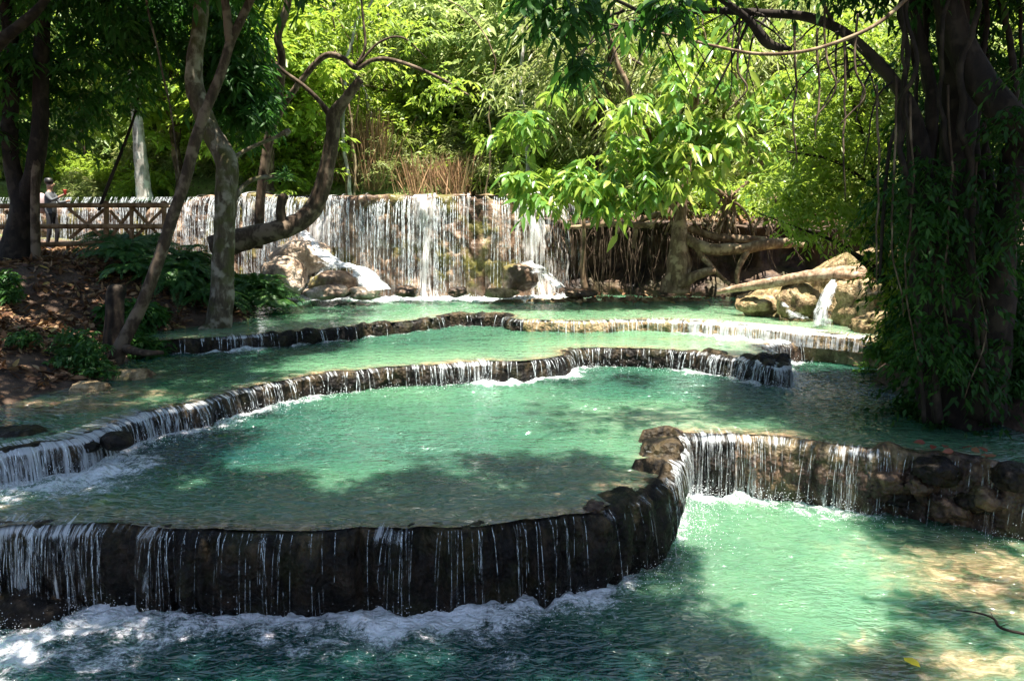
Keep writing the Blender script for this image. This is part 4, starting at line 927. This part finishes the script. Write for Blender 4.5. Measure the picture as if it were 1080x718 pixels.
# shrubs and pale grass thickets on the slope
def thicket(seed, r, h, n, L, W, material, name='shrub', up=.6):
    g = np.random.default_rng(seed); e = empty(name); mb = MB()
    v = unit(g.normal(size=(n, 3))) * (g.random((n, 1)) ** .4); v[:, 2] = abs(v[:, 2]); cl = v * [r, r, h]
    tw = MB()
    for i in range(14): tube(tw, [(0, 0, -.2), cl[i] * .5 + [0, 0, .1], cl[i]], [.02, .015, .006], 4, 6, .1, i)
    tw.build('stem', M['bark_brown'], e); o = e.children[-1] if e.children else None
    sprays(mb, cl, .38, 6, 7, L, W, .3, SML, up, g=g); mb.build('foliage', material, e); return e
sh = [thicket(5, 1.5, 1.2, 90, .17, .07, M['leaf_bright']), thicket(6, 1.4, 1.5, 100, .30, .035, M['leaf_pale']), thicket(7, 1.3, 1.1, 80, .2, .09, M['leaf_hill'])]
SL = ['bright green low shrub above the waterfall', 'pale grassy thicket above the waterfall', 'mid green leafy shrub above the waterfall']
used = set()
for i in range(62):
    px = g.uniform(-40, 1120); y = g.uniform(26, 34) if i > 22 else g.uniform(24.3, 26.5)
    if i <= 22: px = 20 + i * 47
    if px > 600 and i <= 22: y = 24.6
    k = int(g.choice([0, 1, 1, 2])) if 240 < px < 560 else int(g.choice([0, 0, 2, 1]))
    x = (px - 540) / F * y
    if x < .8 and y < 30: y = 30.2 + g.uniform(0, 2); x = (px - 540) / F * y
    o = copy_tree(sh[k]) if k in used else sh[k]; used.add(k)
    s = g.uniform(.7, 1.15); o.location = (x, y, gz(x, y) - .05); o.rotation_euler.z = g.uniform(0, 6.28); o.scale = (s, s, s * g.uniform(.9, 1.4))
    tag(o, SL[k], 'shrub', 'shrubs above the waterfall')
for i in range(64):
    px = g.uniform(-40, 1120) if i > 30 else g.uniform(290, 640); y = g.uniform(31.5, 46) if i > 14 else g.uniform(30.5, 33)
    k = int(g.choice([0, 0, 1, 2])); x = (px - 540) / F * y; o = copy_tree(sh[k]); s = g.uniform(1.3, 2.3) * (.8 if y < 33 else 1)
    if 340 < px < 500 and y < 33: s *= .75; y = 32.5
    o.location = (x, y, gz(x, y) - .1); o.rotation_euler.z = g.uniform(0, 6.28); o.scale = (s, s, s * g.uniform(1.0, 1.5))
    tag(o, ['large bright green bush on the slope between the trees', 'large pale grassy bush on the slope between the trees', 'large mid green bush on the slope between the trees'][k], 'bush', 'large bushes on the slope')
for i in range(22):
    px = g.uniform(540, 930) if i > 5 else g.uniform(330, 520); y = g.uniform(27, 33); x = (px - 540) / F * y; zb = gz(x, y); e = empty('sapling', (x, y, zb), 'thin pale bare stem in the forest behind the waterfall', 'sapling', 'thin bare stems in the forest')
    mb = MB(); hh = g.uniform(4, 9); tube(mb, [(x, y, zb - .2), (x + g.normal(scale=.2), y, zb + hh * .4), (x + g.normal(scale=.5), y, zb + hh * .75), (x + g.normal(scale=.8), y, zb + hh)], np.array([1, .9, .7, .4]) * g.uniform(.03, .09), 6, 30, .15, i, .2); mb.build('stem', M['bark_white'] if i % 3 == 0 else M['root'], e)
# dry brown stalks above the waterfall
def stalks(label, px, wpx, Y, h, n, seed, py=204):
    g = np.random.default_rng(seed); c = Q(px, py, Y); c[2] = max(gz(c[0], c[1]), 4.1); e = empty('dry_bamboo', c, label, 'dry bamboo', 'dead bamboo clumps above the waterfall'); mb = MB()
    base = np.column_stack([c[0] + g.normal(scale=wpx * Y / F, size=n), c[1] + g.normal(scale=.4, size=n), np.full(n, c[2])]); top = base + np.column_stack([g.normal(scale=.45, size=n), g.normal(scale=.3, size=n), g.uniform(.5, 1, n) * h])
    d = base - top; leaves(mb, top, d, unit(g.normal(size=(n, 3))), np.linalg.norm(d, axis=1) * .98, .022 * g.uniform(.5, 2.2, n), BIG, g.choice([-.15, .05, .2]))
    mb.build('stalk', M['straw'], e)['kind'] = 'stuff'; return e
stalks('tall straw coloured dead bamboo clump above the waterfall middle', 394, 9, 30.5, 3.3, 420, 1)
stalks('short brown dead bamboo left of the tall straw clump', 368, 9, 30.5, 1.9, 160, 2)
stalks('brown dead stalks between two green bushes above the waterfall', 440, 8, 30, 2.0, 120, 3)
stalks('reddish brown dry brush above the right part of the waterfall', 482, 10, 29.8, 1.9, 420, 4)

# ------------------------------------------------------------------ unseen trees round the viewer, crowns shaped to cast the shade
def shade_tree(label, trunk_xy, targets, seed, L=.28, W=.12, zr=(8.2, 11), dens=1.0):
    g = np.random.default_rng(seed); cl = []
    for (px, py, z, rx, ry, n) in targets:
        c = P(px, py, z) if n > 0 else np.array([px, py, z]); n = abs(n)
        for _ in range(int(n * dens)):
            a = g.uniform(0, 6.28); q = math.sqrt(g.random()); hz = g.uniform(*zr)
            p = c + np.array([rx * q * math.cos(a), ry * q * math.sin(a), 0]); s = (hz - z) / SUN[2]; w = p + SUN * s
            if w[2] < H + .27 * w[1] + .9: w[2] = H + .27 * w[1] + .9 + g.random() * .5
            cl.append(w)
    cl = np.array(cl); b = np.array([trunk_xy[0], trunk_xy[1], gz(*trunk_xy)]); e = empty('tree', b, label, 'tree'); mb = MB()
    top = np.array([(b[0] * .6 + cl[:, 0].mean() * .4), (b[1] * .6 + cl[:, 1].mean() * .4), cl[:, 2].mean() - .5])
    tube(mb, [b - [0, 0, .5], b + [0, 0, 3], (b + top) / 2 + [0, 0, 2], top], [.3, .24, .2, .12], 10, 30, .15, seed)
    for i in range(min(14, len(cl))):
        q = cl[i * len(cl) // min(14, len(cl))]; tube(mb, [top, (top * .6 + q * .4) + g.normal(scale=.5, size=3), (top * .25 + q * .75) + g.normal(scale=.5, size=3), q], [.06, .04, .02, .008], 5, 14, .1, i, .2)
    mb.build('trunk', M['bark_brown'], e)
    mb = MB(); sprays(mb, cl, .55, 6, 7, L, W, .3, SML, .1, g=g); mb.build('crown', M['leaf_dark'], e)
shade_tree('unseen tree on the near left bank, crown shaped to shade the left pools', (-9.5, 7.5), [(60, 620, 0, 2.4, 1.6, 42), (250, 640, 0, 2.2, 1.5, 44), (430, 650, 0, 1.8, 1.3, 34), (90, 470, 1, 1.8, 1.2, 45), (120, 520, .85, 1.8, .8, 30)], 71)
shade_tree('unseen tree on the left bank, crown shaped to shade the leaf litter', (-12, 12), [(60, 380, 1.8, 3, 3, 110), (170, 385, 1.2, 2.2, 1.6, 50), (0, 330, 2.5, 3, 3, 60), (240, 370, 1.2, 1.6, 1.6, 26), (200, 300, 2.5, 2.5, 2, 60), (-8.5, 16.5, 5, 3.5, 2.2, -130), (-12, 17, 4, 3, 2.5, -90)], 72, zr=(9, 12))
shade_tree('unseen tree behind the viewer, crown shaped to shade the front pools', (2.5, -3), [(560, 600, 0, 1.8, 1.3, 40), (300, 600, .3, 3.0, .7, 56), (560, 590, .4, 1.4, .5, 14), (480, 520, .85, 2.6, .5, 4), (620, 680, 0, 1.4, .8, 22), (760, 705, 0, 1.2, .5, 8), (640, 530, .6, .8, .6, 6)], 73)
shade_tree('unseen tree on the near right bank, crown shaped to shade the right rocks', (9.5, 7), [(1000, 430, .85, 1.8, 1.6, 60), (1040, 520, .6, 1.0, .7, 9), (1050, 350, 1.5, 2.2, 2.5, 90), (1060, 640, 0, .8, .5, 5), (960, 700, 0, 1.0, .4, 5), (7.0, 11, 4.5, 2.2, 2.0, -150), (6.3, 10.6, 2.5, 2.0, 1.8, -110), (7.8, 13.0, 5, 2.0, 1.2, -30)], 74, zr=(8.5, 12))
shade_tree('unseen tree on the right bank, crown shaped to shade the main pool', (10, 11), [(850, 420, .85, 1.5, 1.0, 30), (640, 400, .85, 1.6, .6, 3), (960, 400, .85, 1.0, .8, 14)], 75, zr=(8.5, 12))

# ------------------------------------------------------------------ ferns and bank plants
def fern(seed, nf=18, ln=.95, mat_='fern', wid=.17):
    g = np.random.default_rng(seed); e = empty('fern'); mb = MB(); st = MB()
    for i in range(nf):
        a = i * 2.4 + g.normal(scale=.2); el = g.uniform(.35, 1.1); l = ln * g.uniform(.7, 1.15); t = np.linspace(0, 1, 26)
        hx = l * (t * math.cos(el)) * 1.15; hz = l * (t * math.sin(el) - .75 * t ** 2.2)
        p = np.column_stack([hx * math.cos(a), hx * math.sin(a), hz]); d = np.gradient(p, axis=0); d = unit(d); s = unit(np.cross(d, [0, 0, 1.0]))
        tube(st, p[::6], [.006, .005, .004, .003, .002][:len(p[::6])], 3, 10, 0)
        for sd in (1, -1):
            w = wid * np.sin(np.clip(t * 1.05 + .08, 0, 1) * math.pi) ** .6 + .02
            leaves(mb, p[2:], (s * sd + d * .45)[2:], unit(np.cross(s, d) + g.normal(scale=.15, size=p.shape))[2:], w[2:], .038, SML, .15, np.clip(g.random() * .6 + g.random(24) * .4, 0, 1))
    st.build('stem', M['fern'], e); mb.build('frond', M[mat_], e); return e
fp = [fern(1), fern(2, 22, 1.15), fern(3, 16, .8)]
g = np.random.default_rng(81); used = set()
for i in range(46):
    px = g.uniform(120, 292); Y = g.uniform(17.2, 20.2)
    if px > 235: Y = g.uniform(18.3, 20.4)
    x = (px - 540) / F * Y; k = i % 3; o = copy_tree(fp[k]) if k in used else fp[k]; used.add(k)
    s = g.uniform(.8, 1.25); z = max(gz(x, Y), 1.5) + .15 + .35 * g.random(); o.location = (x, Y, z); o.rotation_euler = (g.normal(scale=.15), g.normal(scale=.15), g.uniform(0, 6.28)); o.scale = (s, s, s)
    tag(o, 'dark green fern in the drooping fern thicket left of the waterfall', 'fern', 'ferns in the thicket left of the waterfall')
def bush(label, px, py, z, r, h, n, L, W, material, seed):
    g = np.random.default_rng(seed); b = P(px, py, z); b[2] = gz(b[0], b[1]); e = empty('shrub', b, label, 'shrub'); mb = MB(); st = MB()
    v = unit(g.normal(size=(n, 3))) * (g.random((n, 1)) ** .5); v[:, 2] = abs(v[:, 2]); cl = b + v * [r, r, h] + [0, 0, .08]
    for q in cl[:20]: tube(st, [b, (b + q) / 2 + [0, 0, .05], q], [.008, .006, .003], 4, 6, .1, seed)
    st.build('stem', M['bark_brown'], e); sprays(mb, cl, .17, 6, 7, L, W, .35, SML, .3, g=g); mb.build('foliage', material, e)
bush('small leafy green bush on the brown leaf litter', 82, 388, 1.35, .42, .55, 60, .10, .045, M['fern'], 1)
bush('tiny low green plant left of the leafy bush', 25, 372, 1.6, .22, .22, 16, .09, .04, M['fern'], 2)
bush('green weed beside the dark stump', 98, 348, 2.0, .3, .35, 22, .10, .045, M['fern'], 3)
bush('low green plant at the left edge of the bank', 4, 300, 2.5, .35, .5, 30, .12, .05, M['fern'], 4)
bush('dark bushy plant under the fern thicket', 150, 340, 1.8, .5, .5, 50, .16, .06, M['leaf_dark'], 5)
bush('broad-leaved dark plant below the fence', 135, 285, 2.7, .7, .6, 70, .2, .07, M['leaf_dark'], 6)
bush('low green plant drooping over the right shore', 950, 385, 1.1, .6, .5, 60, .14, .055, M['leaf_right'], 7)
bush('thin grassy plant at the right end of the speckled wall', 915, 372, 1.2, .25, .3, 10, .2, .02, M['leaf_right'], 8)
bush('dark undergrowth plant at the foot of the huge right tree', 1010, 430, 1.0, 1.0, .6, 100, .13, .05, M['leaf_shaded'], 9)
bush('leafy plant climbing the shore at the right edge', 1070, 420, 1.1, .8, .8, 90, .13, .05, M['leaf_shaded'], 10)

# leaf litter
g = np.random.default_rng(91); n = 34000
x = g.uniform(-17, -5.5, n); y = g.uniform(8.5, 22, n); z = ground_z(x, y)
wl = np.interp(y, [5, 9.5, 10.6, 14, 17.2], [.9, .9, 1.2, 1.2, 1.45]); clump = fbm(x * 1.2, y * 1.2, 0, 5, 3)
k = (z > wl + .03) & (clump > -.45 + .3 * g.random(n)); x, y, z = x[k], y[k], z[k]; n = len(x)
d = g.normal(size=(n, 3)); d[:, 2] *= .45; nr = g.normal(scale=.5, size=(n, 3)); nr[:, 2] += 1
mb = MB(); leaves(mb, np.column_stack([x, y, z + g.uniform(.0, .05, n)]), d, unit(nr), g.uniform(.09, .26, n), g.uniform(.04, .10, n), BIG, .05)
tag(mb.build('leaf_litter', M['litter']), 'brown dry leaves covering the left bank', 'leaf litter', kind='stuff')
n = 2600; px = g.uniform(580, 960, n); yy = g.uniform(20.2, 26, n); x = (px - 540) / F * yy; z = ground_z(x, yy); top = yy > backline(x) - .1
z = np.where(top, np.maximum(z, 3.5), np.maximum(z, 1.5)); k = (z > 1.6) | (g.random(n) < .3)
d = g.normal(size=(n, 3)); d[:, 2] *= .4; mb = MB(); leaves(mb, np.column_stack([x, yy, z + .03])[k], d[k], unit(g.normal(scale=.4, size=(n, 3)) + [0, 0, 1])[k], .2, .09, BIG, .05)
tag(mb.build('leaf_litter', M['litter']), 'dry leaves caught among the roots above the dark cliff', 'leaf litter', kind='stuff')
# red dry leaves on the right near wall
L = lips[1]
for i, (a, o) in enumerate([(985, .0), (995, -.08), (1005, .05), (1012, -.05), (1030, .06), (1040, 0), (975, -.1), (1022, -.12), (960, -.05), (1050, .04), (1000, .12)]):
    k = int(np.argmin(abs(L.px - a))); mb = MB(); b = np.array([[L.x[k] + L.nx[k] * o, L.y[k] + L.ny[k] * o, Z[1] + .13 - max(0, o) * .5]])
    leaves(mb, b, g.normal(size=(1, 3)) * [1, 1, .2], unit(g.normal(scale=.3, size=(1, 3)) + [0, -.3, 1]), .15, .08, BIG, .1, np.array([g.random()]))
    tag(mb.build('dry_leaf', M['red_leaf']), 'reddish dry leaf lying on the right near wall', 'leaf', 'dry leaves on the right near wall')
# twig and yellow leaf in the lowest pool
tw = empty('twig', P(1050, 660, 0), 'thin dark twig sticking out of the water, lower right', 'twig')
mb = MB(); tube(mb, [P(1008, 643, .12), P(1030, 646, .11), P(1048, 652, .08), P(1058, 663, .04), P(1100, 672, .05)], [.005, .009, .012, .014, .015], 6, 26, .2, 1, .01)
tube(mb, [P(1048, 652, .08), P(1044, 644, .12)], [.005, .002], 5, 4, 0); tube(mb, [P(1056, 660, .05), P(1070, 655, .1)], [.004, .002], 5, 4, 0)
mb.build('stem', M['bark_dark'], tw)
mb = MB(); leaves(mb, P(953, 693, .02)[None], np.array([[.35, -.9, .05]]), np.array([[0, -.3, 1.0]]), .18, .09, BIG, 0, np.array([.5]))
tag(mb.build('floating_leaf', M['yellow']), 'single bright yellow leaf floating in the lowest pool', 'leaf')

# ------------------------------------------------------------------ fence
def beam(mb, a, b, w, h):
    a, b = np.asarray(a, float), np.asarray(b, float); d = unit(b - a); s = np.cross(d, [0, 0, 1.0]); s = unit(s) if np.linalg.norm(s) > .05 else np.array([1.0, 0, 0]); t = np.cross(s, d)
    V = []
    for e in (a, b):
        for (i, j) in ((-1, -1), (1, -1), (1, 1), (-1, 1)): V.append(e + s * i * w / 2 + t * j * h / 2)
    mb.add(V, quads=[[0, 3, 2, 1], [4, 5, 6, 7], [0, 1, 5, 4], [1, 2, 6, 5], [2, 3, 7, 6], [3, 0, 4, 7]])
fe = empty('wooden_fence', Q(90, 262, 18.6), 'rustic brown wooden fence with crossed braces at the top of the bank', 'fence')
def fp_(px, py): return Q(px, py, 18.2 + px * .006)
for (pa, pb) in (((-60, 218), (178, 216.5)), ((-60, 239.5), (178, 239)), ((-60, 262), (118, 256))):
    mb = MB(); tube(mb, [fp_(*pa), (fp_(*pa) + fp_(*pb)) / 2 + [0, 0, .01], fp_(*pb)], [.06, .055, .06], 8, 30, .12, 3); mb.build('rail', M['wood'], fe)
for px in (-45, 37, 111, 172):
    mb = MB(); a, b = fp_(px, 212), fp_(px, 268); b[1] += .05; a[1] += .05; tube(mb, [b, (a + b) / 2, a], [.065, .06, .06], 9, 12, .1, 4); mb.build('post', M['wood'], fe)
for i, (a, b) in enumerate([((70, 220), (108, 252)), ((70, 252), (108, 220)), ((114, 252), (138, 220)), ((138, 220), (168, 252)), ((114, 222), (138, 250)), ((140, 250), (168, 222)), ((-40, 220), (-2, 260)), ((2, 222), (34, 258))]):
    mb = MB(); p, q = fp_(*a), fp_(*b); p[1] += .09 + (i % 2) * .05; q[1] += .09 + (i % 2) * .05; beam(mb, p, q, .05, .07); mb.build('brace', M['wood'], fe, smooth=False)
mb = MB(); p, q = fp_(138, 216), fp_(138, 258); beam(mb, p + [0, .03, 0], q + [0, .03, 0], .07, .07); mb.build('brace', M['wood'], fe, smooth=False)

# ------------------------------------------------------------------ person behind the fence
def skin_mesh(name, verts, edges, radii, mats, pick, parent):
    me = bpy.data.meshes.new(name); me.from_pydata([tuple(map(float, v)) for v in verts], edges, []); o = bpy.data.objects.new(name, me); C.objects.link(o)
    bm = bmesh.new(); bm.from_mesh(me); bm.verts.layers.skin.verify(); bm.to_mesh(me); bm.free()
    o.modifiers.new('s', 'SKIN'); 
    for i, r in enumerate(radii): me.skin_vertices[0].data[i].radius = (r, r) if not isinstance(r, tuple) else r
    me.skin_vertices[0].data[0].use_root = True
    md = o.modifiers.new('u', 'SUBSURF'); md.levels = 2; md.render_levels = 2
    dg = bpy.context.evaluated_depsgraph_get(); m2 = bpy.data.meshes.new_from_object(o.evaluated_get(dg)); o.modifiers.clear(); o.data = m2; m2.name = name
    for m in mats: m2.materials.append(m)
    for p in m2.polygons: p.material_index = pick(p.center); p.use_smooth = True
    o.parent = parent; return o
py0 = 20.6; px0 = (60 - 540) / F * py0; pz = gz(px0, py0)
pe = empty('person', (px0, py0, pz), 'person in a grey shirt behind the fence reaching one arm forward', 'person')
vs = [(0, 0, .98), (0, 0, 1.2), (.01, 0, 1.42), (.02, 0, 1.53), (.03, 0, 1.62), (.045, 0, 1.72),   # pelvis..head (facing +x)
      (0, .09, .92), (.06, .10, .5), (-.02, .10, .08), (.12, .11, .03),
      (0, -.09, .92), (-.03, -.10, .5), (-.14, -.10, .09), (.0, -.10, .03),
      (.02, .17, 1.42), (.14, .19, 1.22), (.36, .15, 1.26), (.44, .14, 1.28),
      (.02, -.17, 1.42), (.16, -.19, 1.28), (.38, -.18, 1.38), (.46, -.17, 1.42),
      (.50, -.15, 1.43), (.50, -.19, 1.45), (.51, -.17, 1.47)]
es = [(0, 1), (1, 2), (2, 3), (3, 4), (4, 5), (0, 6), (6, 7), (7, 8), (8, 9), (0, 10), (10, 11), (11, 12), (12, 13), (2, 14), (14, 15), (15, 16), (16, 17), (2, 18), (18, 19), (19, 20), (20, 21), (21, 22), (21, 23), (21, 24)]
rd = [.14, .13, .14, .055, .085, .09, .085, .06, .04, .04, .085, .06, .04, .04, .06, .045, .032, .03, .06, .045, .032, .03, .010, .010, .010]
def pk(c):
    if c.z < .98 and abs(c.y) < .3 and c.x < .3: return 1 if c.z > .1 else 3
    if c.z > 1.5: return 2 if not (c.x > .42) else 2
    if c.x > .33: return 2
    return 0
skin_mesh('body', vs, es, rd, [M['shirt'], M['trousers'], M['skin'], M['packdark']], pk, pe)
def ball(name, c, r, material, parent, seed=0, amp=.1):
    o = boulder(name, None, None, c, r, material, seed, sub=3, amp=amp, parent=parent, fine=.03); return o
ball('hair', np.array([px0 + .015, py0, pz + 1.76]), (.105, .10, .09), M['hair'], pe, 3)
ball('nose', np.array([px0 + .145, py0, pz + 1.68]), (.02, .015, .02), M['skin'], pe, 4)
bp = empty('backpack', (px0 - .2, py0, pz + 1.2), 'pale pink and white backpack worn by the person behind the fence', 'backpack')
ball('bag', np.array([px0 - .22, py0 - .02, pz + 1.22]), (.13, .17, .26), M['pack'], bp, 6, .12); ball('pocket', np.array([px0 - .33, py0 - .02, pz + 1.12]), (.06, .12, .12), M['packdark'], bp, 7, .1)
cu = empty('cup', (px0 + .5, py0 - .17, pz + 1.45), 'small red cup held by the person behind the fence', 'cup')
mb = MB(); tube(mb, [(px0 + .5, py0 - .17, pz + 1.42), (px0 + .5, py0 - .17, pz + 1.48), (px0 + .5, py0 - .17, pz + 1.55)], [.03, .037, .045], 10, 8, 0); mb.build('cup_body', M['red'], cu)

# ------------------------------------------------------------------ camera, light, world
cam = bpy.data.cameras.new('camera'); co = bpy.data.objects.new('camera', cam); C.objects.link(co)
cam.sensor_width = 36; cam.lens = 36 * F / 1080; cam.clip_end = 600
co.location = (0, 0, H); co.rotation_euler = (math.pi / 2 - PITCH, 0, 0)
sc = bpy.context.scene; sc.camera = co
wd = bpy.data.worlds.new('World'); sc.world = wd; wd.use_nodes = True; nt = wd.node_tree
sky = nt.nodes.new('ShaderNodeTexSky'); sky.sky_type = 'NISHITA'; sky.sun_disc = False
sky.sun_elevation = math.asin(SUN[2]); sky.sun_rotation = math.atan2(SUN[0], SUN[1])
nt.links.new(sky.outputs[0], nt.nodes['Background'].inputs[0]); nt.nodes['Background'].inputs[1].default_value = .06
sl = bpy.data.lights.new('sun', 'SUN'); sl.energy = 5; sl.angle = math.radians(.5); sl.color = (1, .93, .82)
so = bpy.data.objects.new('sun', sl); C.objects.link(so); so.location = (0, 0, 30); so.rotation_euler = Vector(SUN).to_track_quat('Z', 'Y').to_euler()
sc.view_settings.view_transform = 'Standard'; sc.view_settings.look = 'None'; sc.view_settings.exposure = 2.0; sc.view_settings.gamma = 1
sc.cycles.max_bounces = 9; sc.cycles.volume_bounces = 0; sc.cycles.volume_step_rate = 5; sc.cycles.diffuse_bounces = 5; sc.cycles.glossy_bounces = 3; sc.cycles.transmission_bounces = 3; sc.cycles.transparent_max_bounces = 10
sc.cycles.use_denoising = True; sc.cycles.sample_clamp_indirect = 6; sc.cycles.caustics_reflective = False; sc.cycles.caustics_refractive = False
